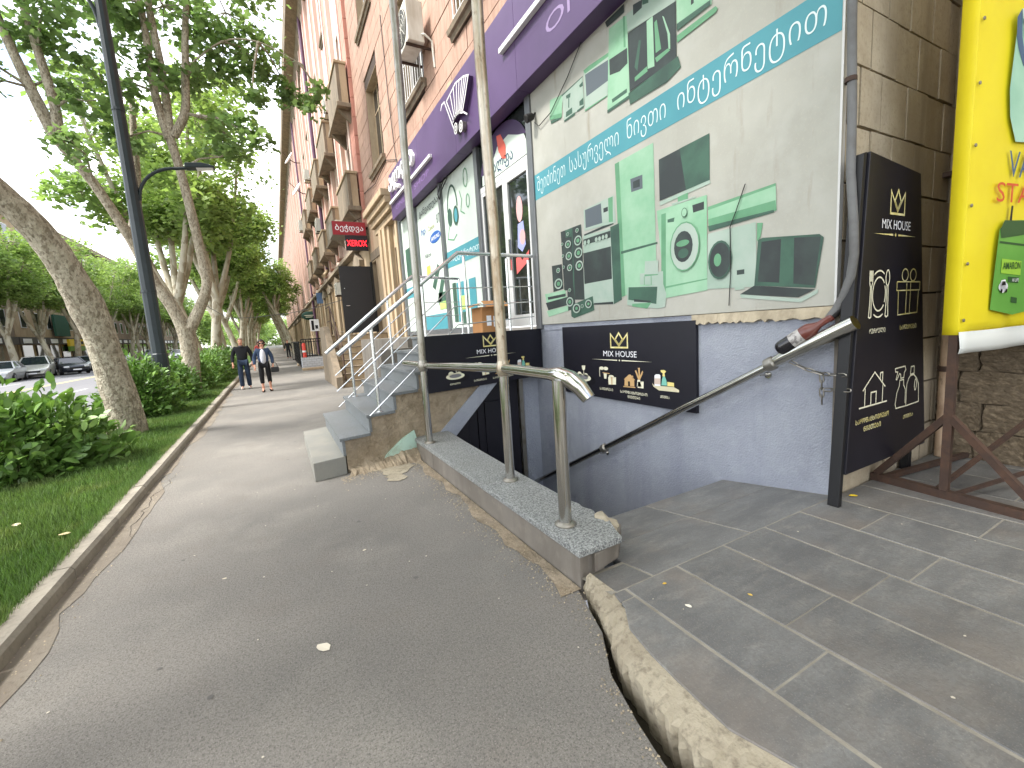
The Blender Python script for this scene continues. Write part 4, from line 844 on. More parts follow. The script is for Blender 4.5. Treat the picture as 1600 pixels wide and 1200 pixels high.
b=B(); b.lathe(c0,[(.01,0),(.03,.004),(.05,.02),(.056,.05),(.056,.125)],18,ax); b.build('bottom',mat('bottle_dark',(28,26,30),.2,spec=.6),bt,smooth=True)
b=B(); b.lathe(c0,[(.0566,.125),(.0572,.13),(.0572,.205),(.0566,.21)],18,ax); b.build('label',mat('bottle_label',(176,172,168),.5,layers=[(24,(90,84,84),.5,.6,.8),(9,(70,110,104),.56,.64,.7)]),bt,smooth=True)
b=B(); b.lathe(c0,[(.056,.21),(.058,.24),(.054,.275),(.035,.31),(.024,.34),(.024,.40),(.027,.405),(.027,.43),(.02,.435)],18,ax); b.build('neck',mat('bottle_neck',(98,48,40),.28,spec=.6,layers=[(12,(130,70,58),.5,.64,.6)]),bt,smooth=True)
b=B(); b.tube([c0+ax*.42,c0+ax*.5,Vector((3.56,1.72,1.48))],.022,10); b.build('cable_tape',ROPE,cc,smooth=True)
ch=thing('chain','thin steel chain hooked between handrail and black sign board with a hanging end','chain',(3.55,1.75,1.0))
lk=B(); 
lp=[(.021*math.cos(a)+(.017 if math.cos(a)>0 else -.017),.0125*math.sin(a),0) for a in [k*math.pi/6 for k in range(12)]]+[(.038,0,0)]
lk.tube(lp,.0052,5,cap=False); lme=lk.mesh('link',DULLST,True)
def chain(path):
    path=[Vector(p) for p in path]; d=0; k=0
    for a,c in zip(path[:-1],path[1:]):
        L=(c-a).length; n=max(1,round(L/.062)); q=(c-a).normalized()
        for i in range(n):
            o=inst('link',lme,a+q*(i+.5)*L/n,ch); rot=q.to_track_quat('X','Z')
            o.rotation_mode='QUATERNION'; from mathutils import Quaternion
            o.rotation_quaternion=rot@Quaternion((1,0,0),R(20 if k%2 else 110)); k+=1
chain([(3.53,1.99,1.15),(3.555,1.88,1.09),(3.575,1.775,1.055),(3.50,1.58,1.065)]); chain([(3.575,1.775,1.055),(3.58,1.77,.83)]); chain([(3.50,1.55,.96),(3.56,1.75,.94)])

# ---------------- navy shop signs ----------------
def crown(p,cx,cy,w,h,M,parent,lay,lw=.022):
    x=lambda t:cx+w*(t-.5); y=lambda t:cy+h*t
    p.stroke('crown_print',[[(x(0),y(0)),(x(1),y(0)),(x(1),y(.92)),(x(.5),y(.12)),(x(0),y(.92)),(x(0),y(0))],[(x(.5),y(.18)),(x(.72),y(.55)),(x(.5),y(1)),(x(.28),y(.55)),(x(.5),y(.18))]],lw,M,parent,lay)
def rule(p,cx,cy,w,M,parent,lay,t=.012):
    p.poly('rule_print',[[(cx-w/2,cy),(cx-.04,cy-t/2),(cx-.04,cy+t/2)],[(cx+w/2,cy),(cx+.04,cy-t/2),(cx+.04,cy+t/2)],[(cx-t,cy),(cx,cy-t),(cx+t,cy),(cx,cy+t)]],M,parent,lay)
GEO=('ᲭᲣᲠᲭᲔᲚᲘ','ᲡᲐᲩᲣᲥᲠᲔᲑᲘ','ᲡᲐᲧᲝᲤᲐᲪᲮᲝᲕᲠᲔᲑᲝ','ᲜᲘᲕᲗᲔᲑᲘ','ᲥᲘᲛᲘᲐ')
BROWN=mat('tan_print',(196,160,110),.6); GREENP=mat('aqua_print',(120,186,170),.6); YELP=mat('pale_yellow_print',(226,208,130),.6); BLKP=mat('black_print',(14,13,20),.5)
def signprint(p,parent,s=1.0,ox=0,oy=0):
    """all drawings of the navy sign; x to the right from its left edge, y downward negative from its top"""
    T=lambda L:[(ox+x*s,oy+y*s) for x,y in L]
    crown(p,ox+1.285*s,oy-.272*s,.29*s,.175*s,GOLD,parent,.003,.02*s)
    p.text('lettering','MIX HOUSE',ox+1.285*s,oy-.385*s,.58*s,WPRINT,parent,.003,height=.07*s,bold=0,align='C')
    rule(p,ox+1.285*s,oy-.428*s,1.06*s,CREAM,parent,.003,.014*s)
    p.poly('plate_shadow_print',[T(ell(.62,-.72,.2,.07))],BLKP,parent,.002)
    p.poly('tableware_print',[T(ell(.555,-.69,.17,.05)),T([(.535,-.525),(.615,-.52),(.605,-.575),(.58,-.59),(.58,-.64),(.60,-.65),(.55,-.65),(.57,-.64),(.57,-.59),(.545,-.575)]),T(ell(.48,-.65,.05,.04)),T(ell(.62,-.66,.05,.035))],CREAM,parent,.003)
    p.poly('plate_rim_print',[T(ell(.555,-.685,.11,.028))],mat('grey_print',(120,120,124),.6),parent,.005)
    p.poly('gift_print',[T([(.985,-.59),(1.05,-.60),(1.035,-.67),(.995,-.67)]),T([(1.07,-.645),(1.215,-.64),(1.21,-.73),(1.074,-.74)]),T(ell(.95,-.54,.045,.022)),T(ell(1.03,-.54,.045,.022)),T(ell(1.13,-.635,.05,.018)),T([(.905,-.55),(.915,-.55),(.915,-.65),(.905,-.65)])],CREAM,parent,.003)
    p.poly('ribbon_print',[T([(1.13,-.64),(1.15,-.64),(1.147,-.735),(1.13,-.737)]),T([(.97,-.59),(1.1,-.595),(1.1,-.605),(.97,-.60)])],BROWN,parent,.005)
    p.poly('house_print',[T([(1.36,-.73),(1.525,-.725),(1.525,-.65),(1.54,-.65),(1.47,-.59),(1.44,-.59),(1.35,-.655),(1.365,-.655)]),T([(1.49,-.60),(1.51,-.60),(1.51,-.64),(1.49,-.62)]),T([(1.34,-.735),(1.54,-.73),(1.54,-.742),(1.34,-.747)])],BROWN,parent,.003)
    p.poly('house_door_print',[T([(1.425,-.728),(1.455,-.727),(1.455,-.67),(1.425,-.672)])],BLKP,parent,.005)
    p.poly('plant_print',[T([(1.59,-.64),(1.54,-.54),(1.56,-.53),(1.6,-.6),(1.59,-.505),(1.62,-.50),(1.62,-.59),(1.66,-.53),(1.67,-.55),(1.62,-.64)])],BROWN,parent,.003)
    p.poly('vase_print',[T([(1.58,-.64),(1.62,-.64),(1.64,-.72),(1.57,-.72)]),T([(1.585,-.665),(1.675,-.655),(1.672,-.735),(1.58,-.735)])],CREAM,parent,.005)
    p.poly('soap_print',[T([(1.84,-.575),(1.86,-.56),(1.91,-.557),(1.926,-.57),(1.923,-.685),(1.837,-.69)])],WPRINT,parent,.005)
    p.poly('soap_label_print',[T([(1.84,-.605),(1.925,-.60),(1.924,-.665),(1.838,-.668)])],mat('blush_print',(206,186,172),.6),parent,.007)
    p.poly('pump_print',[T([(1.86,-.555),(1.875,-.555),(1.875,-.515),(1.895,-.51),(1.83,-.51),(1.86,-.52)]),],BLKP,parent,.005)
    p.poly('spray_print',[T([(1.935,-.675),(2.015,-.672),(2.005,-.61),(1.985,-.575),(1.96,-.575),(1.945,-.61)])],GREENP,parent,.005)
    p.poly('trigger_print',[T([(1.955,-.575),(1.99,-.575),(1.985,-.54),(2.01,-.52),(1.98,-.505),(1.93,-.51),(1.935,-.53),(1.96,-.54)]),T([(2.02,-.63),(2.11,-.635),(2.11,-.675),(2.02,-.675)])],YELP,parent,.007)
    p.poly('tray_print',[T([(1.80,-.66),(1.83,-.685),(2.1,-.68),(2.17,-.705),(2.17,-.73),(1.9,-.735),(1.82,-.70)])],mat('cream2_print',(208,200,168),.6),parent,.003)
    for t,x,y,w,h in((GEO[0],.54,-.82,.19,.028),(GEO[1],1.025,-.82,.25,.034),(GEO[2],1.505,-.822,.44,.034),(GEO[3],1.51,-.875,.2,.034),(GEO[4],1.98,-.815,.13,.03)):
        p.text('lettering',t,ox+x*s,oy+y*s,w*s,CREAM,parent,.003,height=h*s,align='C',bold=.01)
sg=thing('wall_sign','navy sign panel with gold crown on the lilac wall under the appliance banner','sign',(W,4.1,1))
b=B(); b.box(W-.04,W+.002,2.93,5.20,.575,1.505); b.build('panel',NAVY,sg,bev=.003)
signprint(Plane((W-.04,5.31,1.5),(0,-1,0),(0,0,1),(-1,0,0)),sg)
sg=thing('landing_sign','navy sign panel with gold crown on the stair landing side behind the pipe railing','sign',(2.6,5.6,1))
ua=Vector((1,.21,0)).normalized(); nn_=Vector((.21,-1,0)).normalized(); a0=Vector((1.60,ny_(1.60)-.05,1.505)); Lg=(3.64-1.60)/ua.x
b=B(); c_=a0+ua*Lg/2+Vector((0,0,-.365)); b.obox(c_+nn_*-.02,ua*Lg/2,nn_*.02,(0,0,.365)); b.build('panel',NAVY,sg,bev=.003)
signprint(Plane(a0+ua*-.02,ua,(0,0,1),nn_),sg,.86,0,.04)
# ---------------- folded black sign board ----------------
sb=thing('sign_board','tall black standing sign board with gold line drawings beside the stairwell','sign board',(4.1,1.6,.1))
b=B(); q=[(3.50,.34),(4.80,.34),(4.45,2.51),(3.675,2.575)]
b.add([(x,1.56,z) for x,z in q]+[(x,1.62,z) for x,z in q],[(0,1,2,3),(7,6,5,4)]+[(i,(i+1)%4,4+(i+1)%4,4+i) for i in range(4)]); b.build('front_panel',NAVY,sb,bev=.004)
b=B(); q=[(3.445,.1),(3.49,.1),(3.665,2.575),(3.62,2.56)]
b.add([(x,1.575,z) for x,z in q]+[(x,1.65,z) for x,z in q],[(0,1,2,3),(7,6,5,4)]+[(i,(i+1)%4,4+(i+1)%4,4+i) for i in range(4)]); b.build('side_panel',BLACKM,sb,bev=.004)
for x in(4.70,):
    b=B(); b.box(x,x+.06,1.63,1.69,.1,.5); b.build('leg',BLACKM,sb)
sp_=Plane((0,1.56,0),(1,0,0),(0,0,1),(0,-1,0))
crown(sp_,4.093,2.19,.215,.165,GOLD,sb,.003,.016)
sp_.text('lettering','MIX HOUSE',4.09,2.08,.44,WPRINT,sb,.003,height=.066,bold=0,align='C')
rule(sp_,4.08,2.041,.66,GOLD,sb,.003,.014)
LW=.011
fork=[[(3.725,1.785),(3.725,1.70),(3.74,1.67),(3.737,1.56),(3.727,1.46),(3.745,1.453),(3.762,1.46),(3.757,1.56),(3.754,1.67),(3.768,1.70),(3.768,1.785)],[(3.739,1.785),(3.739,1.71)],[(3.753,1.785),(3.753,1.71)]]
spoon=[ring(3.99,1.735,.028,.055)]+[[(3.982,1.68),(3.978,1.56),(3.972,1.46),(3.995,1.452),(4.015,1.46),(4.006,1.56),(4.0,1.68)]]
plate=[ell(3.868,1.62,.135,.165,14,60,125),ell(3.868,1.62,.135,.165,14,240,300),ell(3.868,1.62,.095,.12,24,40,320)+[],ell(3.868,1.62,.095,.12,4,-30,30)]
sp_.stroke('cutlery_print',fork+spoon+plate,LW,CREAM,sb,.003)
sp_.stroke('gift_print',[[(4.14,1.705),(4.525,1.702),(4.525,1.64),(4.14,1.64),(4.14,1.705)],[(4.165,1.64),(4.175,1.457),(4.50,1.466),(4.505,1.64)],[(4.30,1.703),(4.30,1.46)],[(4.365,1.703),(4.365,1.462)],ring(4.265,1.755,.05,.045),ring(4.40,1.755,.05,.045)],.008,GOLD,sb,.003)
sp_.stroke('house_print',[[(3.644,.808),(4.066,.809)],[(3.69,.931),(3.857,1.053),(4.03,.925)],[(3.724,.812),(3.724,.945)],[(3.99,.812),(3.99,.945)],[(3.815,.812),(3.813,.905),(3.892,.905),(3.892,.812)],[(3.944,.995),(3.944,1.038),(3.981,1.04),(3.981,.965)]],LW,CREAM,sb,.003)
sp_.stroke('spray_print',[[(4.22,.727),(4.205,.76),(4.225,.85),(4.26,.90),(4.265,.945),(4.33,.945),(4.335,.90),(4.37,.86),(4.375,.75)],[(4.22,.727),(4.39,.724)],[(4.18,1.045),(4.185,1.02),(4.225,1.015),(4.2,.96),(4.215,.955),(4.255,1.0),(4.275,.99),(4.28,.96),(4.33,.96),(4.335,1.0),(4.36,1.02),(4.345,1.05),(4.18,1.045)],[(4.39,.724),(4.39,.90),(4.42,.945),(4.45,.965),(4.51,.965),(4.56,.93),(4.60,.88),(4.62,.73),(4.39,.724)],[(4.445,.975),(4.45,1.035),(4.505,1.035),(4.51,.975),(4.445,.975)],ring(4.545,.88,.018,.045)],.0095,CREAM,sb,.003)
for t,x,y,w,h,M_ in((GEO[0],3.868,1.34,.24,.036,CREAM),(GEO[1],4.36,1.343,.28,.036,GOLD),(GEO[2],3.855,.69,.5,.038,GOLD),(GEO[3],3.855,.625,.26,.038,GOLD),(GEO[4],4.44,.622,.17,.032,GOLD)):
    sp_.text('lettering',t,x,y,w,M_,sb,.003,height=h,align='C',bold=.008)
# ---------------- yellow banner stand ----------------
yb=thing('banner_stand','rusty steel stand carrying a yellow battery advertising banner','banner stand',(4.2,1.25,.1))
ud=Vector((.99,-.134,0)).normalized(); vd=Vector((-.134,-.99,0)).normalized(); base=Vector((4.2,1.24,.1)); z3=Vector((0,0,1))
for off in(0,2.4):
    o_=base+ud*off
    b=B(); b.bar(o_-vd*.47+z3*.03,o_+vd*.55+z3*.03,.03); b.build('base_bar',RUST,yb)
    b=B(); b.bar(o_+z3*.06,o_+z3*4.6,.024); b.build('post',RUST,yb)
    b=B(); b.bar(o_+z3*.62,o_+vd*.5+z3*.06,.022); b.build('brace',RUST,yb)
    b=B(); b.bar(o_+z3*.62,o_-vd*.44+z3*.06,.022); b.build('brace',RUST,yb)
for v,zz in((-.4,.03),(.5,.03)):
    b=B(); b.bar(base+vd*v+z3*zz+ud*.03,base+vd*v+ud*2.37+z3*zz,.02); b.build('cross_bar',RUST,yb)
b=B(); b.bar(base+ud*.03+vd*-.05+z3*.05,base+ud*2.4+vd*.1+z3*.95,.014); b.build('cross_brace',RUST,yb)
b=B(); b.bar(base+vd*.05+ud*.05+z3*.04,base+ud*2.3+vd*.42+z3*.3,.012); b.build('cross_brace',RUST,yb)
YEL=mat('yellow_vinyl',(232,214,38),.45,layers=[(1.2,(222,200,34),.4,.62,.7)],bump=[(3,.12,.03)])
yn=vd
nu,nv=26,40; V=[];F=[]
for j in range(nv+1):
    for i in range(nu+1):
        u=-.032+2.5*max(i-1,0)/nu; z=1.20+3.4*j/nv; s=max(0,1-j/9)
        wob=.016*s*math.sin(u*9+z*4)+.008*s*math.sin(u*21-z*7)+.006*math.sin(z*3+u*2)
        V.append(base+ud*(-.034 if i==0 else u)+yn*(-.055 if i==0 else (.034 if i==1 else .042)+wob*(i>2))+z3*z)
for j in range(nv):
    for i in range(nu): F.append((j*(nu+1)+i,j*(nu+1)+i+1,(j+1)*(nu+1)+i+1,(j+1)*(nu+1)+i))
b=B(); b.add(V,F); yo=b.build('banner_sheet',YEL,yb,smooth=True,fix=False); md=yo.modifiers.new('thick','SOLIDIFY'); md.thickness=.003
b=B(); V=[];F=[]
for i in range(nu+1):
    u=-.04+2.5*i/nu
    for k,(z,o_) in enumerate(((1.22,0),(1.11,.01),(1.07,.0))): V.append(base+ud*u+yn*(.05+o_+.012*math.sin(u*9+z*4))+z3*z)
for i in range(nu):
    for k in range(2): F.append((i*3+k,(i+1)*3+k,(i+1)*3+k+1,i*3+k+1))
b.add(V,F); so=b.build('hem',mat('white_hem',(206,208,204),.5),yb,smooth=True,fix=False); md=so.modifiers.new('thick','SOLIDIFY'); md.thickness=.003
yp=Plane(base+z3*.19+yn*.062,ud,(0,0,1),yn)
YB=mat('battery_green',(104,166,70),.45,layers=[(2,(86,146,58),.4,.62,.6)]); YW=mat('battery_pale',(168,210,188),.5,layers=[(2,(140,190,168),.4,.62,.7)]); YBL=mat('steel_blue_ink',(66,96,130),.5); ORG=mat('orange_ink',(206,84,44),.5); DKG=mat('deep_green_ink',(44,84,44),.5)
yp.text('lettering','VARTA',.36,2.07,.72,YBL,yb,.003,height=.17)
yp.text('lettering','STARTER',.24,1.90,1.05,ORG,yb,.003,height=.13)
yp.poly('battery_print',[[(.26,1.17),(.31,1.72),(.40,1.78),(1.0,1.80),(1.0,1.16),(.56,1.12)]],YB,yb,.003)
yp.poly('battery_lid_print',[[(.315,1.72),(.36,1.78),(1.0,1.79),(1.0,1.72),(.36,1.66),(.33,1.66)],[(.32,1.64),(1.0,1.60),(1.0,1.585),(.32,1.625)]],DKG,yb,.005)
yp.poly('terminal_print',[[(.42,1.78),(.45,1.78),(.455,1.88),(.43,1.88)]],BLKP,yb,.005)
yp.poly('battery_label_print',[[(.36,1.52),(.62,1.50),(.62,1.40),(.36,1.42)]],mat('lime_ink',(150,196,64),.5),yb,.006)
yp.text('lettering','AMARON',.375,1.445,.23,DKG,yb,.009,height=.05,bold=.01)
yp.poly('tag_print',[[(.46,1.395),(.60,1.385),(.60,1.345),(.46,1.355)],[(.52,1.25),(.60,1.24),(.60,1.2),(.52,1.21)]],DKG,yb,.006)
yp.text('lettering','HI LIFE',.51,1.357,.085,WPRINT,yb,.009,height=.022)
yp.poly('car_print',[ell(.40,1.325,.06,.035),[(.35,1.33),(.37,1.37),(.42,1.375),(.44,1.34),(.46,1.31),(.4,1.28),(.36,1.3)]],WPRINT,yb,.008)
yp.poly('car_window_print',[[(.37,1.335),(.38,1.362),(.415,1.362),(.425,1.337)],ell(.375,1.295,.012,.015,10),ell(.435,1.295,.012,.015,10)],BLKP,yb,.011)
yp.poly('pale_battery_print',[[(.33,2.45),(.30,2.62),(.33,2.95),(.37,3.12),(1.2,3.15),(1.2,2.34),(.42,2.3)]],YW,yb,.003)
yp.poly('battery_side_print',[[(.33,2.95),(.32,3.06),(.37,3.12),(.40,2.95),(.47,2.8),(.44,2.78),(.36,2.88)]],YBL,yb,.005)
yp.poly('battery_top_print',[[(.37,3.12),(.42,2.95),(1.2,2.92),(1.2,3.14)]],mat('battery_white',(206,222,214),.5),yb,.006)
yp.text('lettering','VARTA',.43,3.03,.3,YBL,yb,.009,height=.04)
yp.poly('cap_print',[ell(.405,3.05,.017,.02,12)],YBL,yb,.009)
for k in range(9):
    b=B(); b.lathe(base+ud*-.012+yn*.046+z3*(1.3+.38*k),[(.012,0),(.012,.006),(.004,.009)],8,yn); b.build('rivet',DULLST,yb)
# ---------------- doorway bay, concrete stairs and print shop ----------------
def ac_unit(label,x1,y0,z0,w=.8,h=.58,d=.32,pipe=True):
    """outdoor unit with its back near the wall; fan face looks at the street (-x)"""
    t=thing('air_conditioner',label,'air conditioner',(x1-d/2,y0+w/2,z0),group='air conditioners on the facades'); x0=x1-d
    b=B(); b.box(x0,x1,y0,y0+w,z0,z0+h); b.build('casing',ACW,t,bev=.015)
    b=B(); b.lathe((x0-.004,y0+w*.42,z0+h*.5),[(h*.43,0),(h*.43,.004),(h*.40,.012)],24,(-1,0,0)); f=b.build('fan_opening',ACD,t,smooth=True)
    b=B()
    for k in range(1,5): 
        rr_=h*.41*k/4; b.tube([(x0-.022,y0+w*.42+rr_*math.cos(a),z0+h*.5+rr_*math.sin(a)) for a in [j*math.pi/10 for j in range(21)]],.005,4,cap=False)
    for j in range(8):
        a=j*math.pi/4; b.tube([(x0-.022,y0+w*.42,z0+h*.5),(x0-.022,y0+w*.42+h*.42*math.cos(a),z0+h*.5+h*.42*math.sin(a))],.005,4)
    b.build('grille',ACW,f)
    for yy in(y0+.12,y0+w-.12):
        b=B(); b.box(x0-.02,W+.02,yy-.02,yy+.02,z0-.05,z0-.005); b.build('bracket',RUST,t)
    if pipe:
        b=B(); b.tube([(x1-.05,y0-.01,z0+.15),(x1-.03,y0-.08,z0+.12),(x1+.12,y0-.1,z0+.0),(W-.02,y0-.1,z0-.5)],.022,6); b.build('pipe',ACW,t,smooth=True)
    return t
ac_unit('large dirty air conditioner with round fan beside the tall pole above the purple sign',3.5,9.55,7.62,.92,.8,.36)
ac_unit('pale air conditioner on a ledge left of the tall recessed window',3.5,18.55,7.2,.8,.65)
ac_unit('air conditioner beside the topmost near balcony',3.55,22.6,11.9,.9,.75)
ac_unit('air conditioner half way up the salmon house, fourth bay',3.5,31.8,8.6,.9,.8)
ac_unit('lower air conditioner above the arched portals of the salmon house',3.5,35.2,6.9,.9,.8)
ac_unit('highest small air conditioner at the far left of the salmon facade',3.5,46.8,11.9,1.0,.95)
ac_unit('air conditioner below the satellite dish',3.5,35.6,13.0,.9,.7)
ac_unit('grey air conditioner right behind the print shop sign',3.5,23.2,6.6,.8,.65)
ac_unit('air conditioner beside the black door of the print shop',3.52,25.6,3.9,.8,.65)
bay=thing('portal_bay','beige stone doorway bay with moulded pilasters between purple shop and print shop','building',(W,16,0))
PH=[(13.75,14.35,.6,4.3),(17.3,18.2,1.7,4.4)]
b=wall_cells(W+.02,W+.6,13.62,18.2,0,6.2,PH); b.build('bay_wall',BEIGE,bay)
for q_ in((13.7,14.4,.6,4.3),(17.3,18.2,1.7,4.4)): b=B(); b.box(W+.26,W+.3,*q_); b.build('dark_opening',DOORB,bay)
for y0,y1,pr0 in((13.5,13.72,.10),(14.4,14.66,.12),(14.66,15.0,.2),(15.0,15.3,.26),(15.3,15.8,.14)):
    b=B(); b.box(W-pr0,W+.02,y0,y1-.004,.0,5.0); b.build('pilaster',BEIGE,bay,bev=.01)
for k,(z,pr0) in enumerate(((5.0,.2),(5.22,.3),(5.42,.4),(5.62,.5))):
    b=B(); b.box(W-pr0,W+.02,13.4,16.0+.1*k,z,z+.2); b.build('moulding',BEIGE,bay,bev=.02)
b=B(); b.box(W-.02,W+.05,15.9,18.1,4.45,4.75); b.build('lintel',OLDST,bay)
# print shop stairs
s2=thing('concrete_stairs','worn beige concrete stairs leading up to the black door of the print shop','stairs',(2.6,15.8,0))
n=8; S2Y=14.55
for k in range(n):
    b=B(); b.box(1.72,W-.002,S2Y+.29*k,S2Y+.29*(k+1)+(.0 if k<n-1 else 1.4),0 if k==0 else .208*k,.208*(k+1)-.035); b.build('riser_block',BEIGE,s2)
    b=B(); b.box(1.69,W-.002,S2Y+.29*k-.03,S2Y+.29*(k+1)+(.0 if k<n-1 else 1.4),.208*(k+1)-.034,.208*(k+1)); b.build('tread',OLDST,s2,bev=.006)
b=B(); b.prism([(S2Y-.1,0),(S2Y-.1,.35),(S2Y+2.3,2.0),(S2Y+3.7,2.0),(S2Y+3.7,0)],'x',1.5,1.70); b.build('stringer_wall',OLDST,s2,bev=.01)
r2=thing('iron_railing','old brown iron railing on the concrete stairs','railing',(1.75,15,0))
for y,z0,z1 in((14.6,.2,1.3),(15.7,1.0,2.1),(16.9,1.7,2.7)):
    b=B(); b.tube([(1.8,y,z0),(1.8,y,z1)],.022,8); b.build('post',RUST,r2,smooth=True)
b=B(); b.tube([(1.8,14.6,1.3),(1.8,16.9,2.7),(1.8,18.1,2.7)],.022,8); b.build('handrail',RUST,r2,smooth=True)
b=B(); b.tube([(1.8,14.6,.8),(1.8,16.9,2.2),(1.8,18.1,2.2)],.014,8); b.build('mid_rail',RUST,r2,smooth=True)
dl=thing('open_door','black metal door leaf standing open at the top of the concrete stairs','door',(2.85,17.2,1.7))
b=B(); b.box(2.3,3.42,17.2,17.26,1.72,4.15); b.build('leaf',DOORB,dl,bev=.006)
b=B(); b.tube([(2.42,17.19,2.72),(2.42,17.15,2.72),(2.55,17.15,2.72)],.012,8); b.build('handle',STEEL,dl,smooth=True)
b=B(); b.lathe((2.42,17.2,3.35),[(.012,0),(.012,.01)],8,(0,-1,0)); b.build('peephole',STEEL,dl)
b=B(); b.box(3.43,3.5,17.14,17.3,1.7,4.3); b.build('frame_post',BLACKM,dl)
# hanging sign of the print shop
REDP=mat('red_lightbox',(150,36,46),.45); LED=mat('led_red',(255,30,40),.4,emit=2.2)
xs_=thing('print_shop_sign','red and black projecting print shop sign with red lit letters above the black door','sign',(3,18,4.9))
b=B(); b.box(2.33,3.56,18.0,19.0,5.42,5.93); b.build('light_box',[mat('sign_casing',(122,118,108),.6)],xs_,bev=.006)
b=B(); b.box(2.34,3.55,17.985,18.0,5.43,5.92); b.build('red_face',REDP,xs_)
b=B(); b.box(2.76,3.58,17.96,18.05,4.86,5.41); b.build('led_panel',mat('led_black',(40,32,38),.5),xs_,bev=.004)
xp=Plane((0,17.985,0),(1,0,0),(0,0,1),(0,-1,0)); xp.text('lettering','ბეჭდვა',2.95,5.53,1.02,WPRINT,xs_,.004,height=.28,bold=.008,align='C')
xp=Plane((0,17.96,0),(1,0,0),(0,0,1),(0,-1,0)); xp.text('led_lettering','XEROX',3.17,5.02,.74,LED,xs_,.004,height=.22,bold=0,align='C')
b=B(); b.bar((3.0,18.5,5.93),(W,18.5,6.3),.015); b.build('stay',RUST,xs_)

# ---------------- salmon apartment building ----------------
def long_house(name,label,ya,yb,detail,wallm,bayw=3.7,x=W,ztop=21.0):
    t=thing(name,label,'building',(x+3,(ya+yb)/2,0)); holes=[]; n=int((yb-ya)/bayw); zs=((2.0,4.4),(7.2,9.6),(11.6,14.0),(15.9,18.3))
    for k in range(n):
        y0=ya+bayw*k+1.35
        for z0,z1 in zs: holes.append((y0,y0+1.35,z0,z1))
    b=wall_cells(x+.02,x+.6,ya,yb,5.2,ztop,[h for h in holes if h[2]>5]); b.build('upper_wall',wallm,t)
    b=wall_cells(x-.03,x+.6,ya,yb,0,5.2,[h for h in holes if h[2]<5]); b.build('ground_floor_wall',BEIGE,t)
    b=B(); b.prism([(x-.35,5.2),(x+.02,5.2),(x+.02,5.75),(x-.1,5.6),(x-.28,5.45)],'y',ya,yb); b.build('string_course',OLDST,t)
    pb=B().box(0,1,0,1,0,1).mesh('pier_block',SALMON)
    for k in range(n+1):
        y0=ya+bayw*k
        if k<detail and y0+.9<yb:
            z=5.8
            while z<ztop-.75: inst('stone_block',pb,(x-.12,y0+.03,z+.01),t,(.16,.84,.66)); z+=.68
        elif y0+.9<yb:
            b=B(); b.box(x-.12,x+.04,y0+.03,y0+.87,5.8,ztop-.1); b.build('pier',SALMON,t)
        for yy in(y0+.9,y0+bayw-.42):
            if yy+.3<yb: b=B(); b.box(x-.16,x+.03,yy,yy+.3,5.8,ztop-.1); b.build('trim_strip',PINKW,t,bev=.01)
    for k in range(n):
        for z0,z1 in zs:
            y0=ya+bayw*k+1.35
            window(t,y0,y0+1.35,z0,z1,depth=.2,sill=k<6,x=x,frame=UPVC if (k+int(z0))%3 else OLDST,reveal=False)
        if k<8:
            y0=ya+bayw*k+1.15
            b=B(); b.prism([(y0,4.5),(y0+1.75,4.5),(y0+1.75,4.75),(y0+.9,5.15),(y0,4.75)],'x',x-.25,x-.03); b.build('portal_hood',OLDST,t,bev=.02)
            for yy in(y0,y0+1.5): b=B(); b.box(x-.16,x-.03,yy,yy+.25,.0,4.5); b.build('portal_jamb',BEIGE,t,bev=.01)
    b=B(); b.prism([(x-.98,ztop+.55),(x+.6,ztop+.55),(x+.6,ztop-.5),(x-.1,ztop-.5),(x-.3,ztop-.1),(x-.9,ztop+.05)],'y',ya,yb); b.build('eaves_cornice',OLDST,t)
    return t
long_house('salmon_apartment_building','tall salmon and pale pink striped apartment house with grey balconies beyond the print shop',18.2,70,7,PINKW)
long_house('far_apartment_building','distant pink apartment house closing the row beyond the salmon house',70.3,150,0,PINKW)
def balcony(label,y0,y1,z0,z1,pr0=.6):
    t=thing('balcony',label,'balcony',(W-pr0/2,(y0+y1)/2,z0),group='balconies on the salmon facade')
    b=B(); b.box(W-pr0-.08,W+.0,y0-.06,y1+.06,z0-.16,z0); b.build('slab',OLDST,t,bev=.02)
    b=B(); b.box(W-pr0,W-pr0+.12,y0,y1,z0+.001,z1); b.build('front_panel',OLDST,t,bev=.01)
    for yy in(y0,y1-.12):
        b=B(); b.box(W-pr0+.121,W-.18,yy,yy+.12,z0+.001,z1); b.build('side_panel',BEIGE,t,bev=.01)
    b=B(); b.box(W-pr0-.05,W-.15,y0-.05,y1+.05,z1+.001,z1+.1); b.build('coping',BEIGE,t,bev=.015)
    for yy in(y0+.2,y1-.4):
        b=B(); b.prism([(W-pr0,z0-.162),(W,z0-.162),(W,z0-.7),(W-.15,z0-.55)],'y',yy,yy+.2); b.build('corbel',OLDST,t)
words=['first','second','third','fourth','fifth','sixth']
for r_,(z0,z1) in enumerate(((10.35,11.7),(6.6,7.8))):
    for k,(a,c) in enumerate(((18.3,21.2),(23.3,26.4),(28.2,31.2),(33.5,36.6),(39,42.2))):
        balcony('grey stone balcony, %s from the near end of the %s row on the salmon facade'%(words[k],('upper','lower')[r_]),a,c,z0,z1,.55)
pd=thing('drain_pipe','long purple brown drain pipe running down the salmon facade','pipe',(3.5,31,6)); b=B(); b.tube([(3.46,31.0,5.9),(3.46,31.0,20.9)],.11,10); b.build('pipe',mat('purple_pipe',(92,62,84),.6),pd,smooth=True)
b=B(); b.tube([(3.46,31.0,5.95),(3.3,30.8,5.7),(3.1,30.2,5.5)],.12,10); b.build('spout',BEIGE,pd,smooth=True)
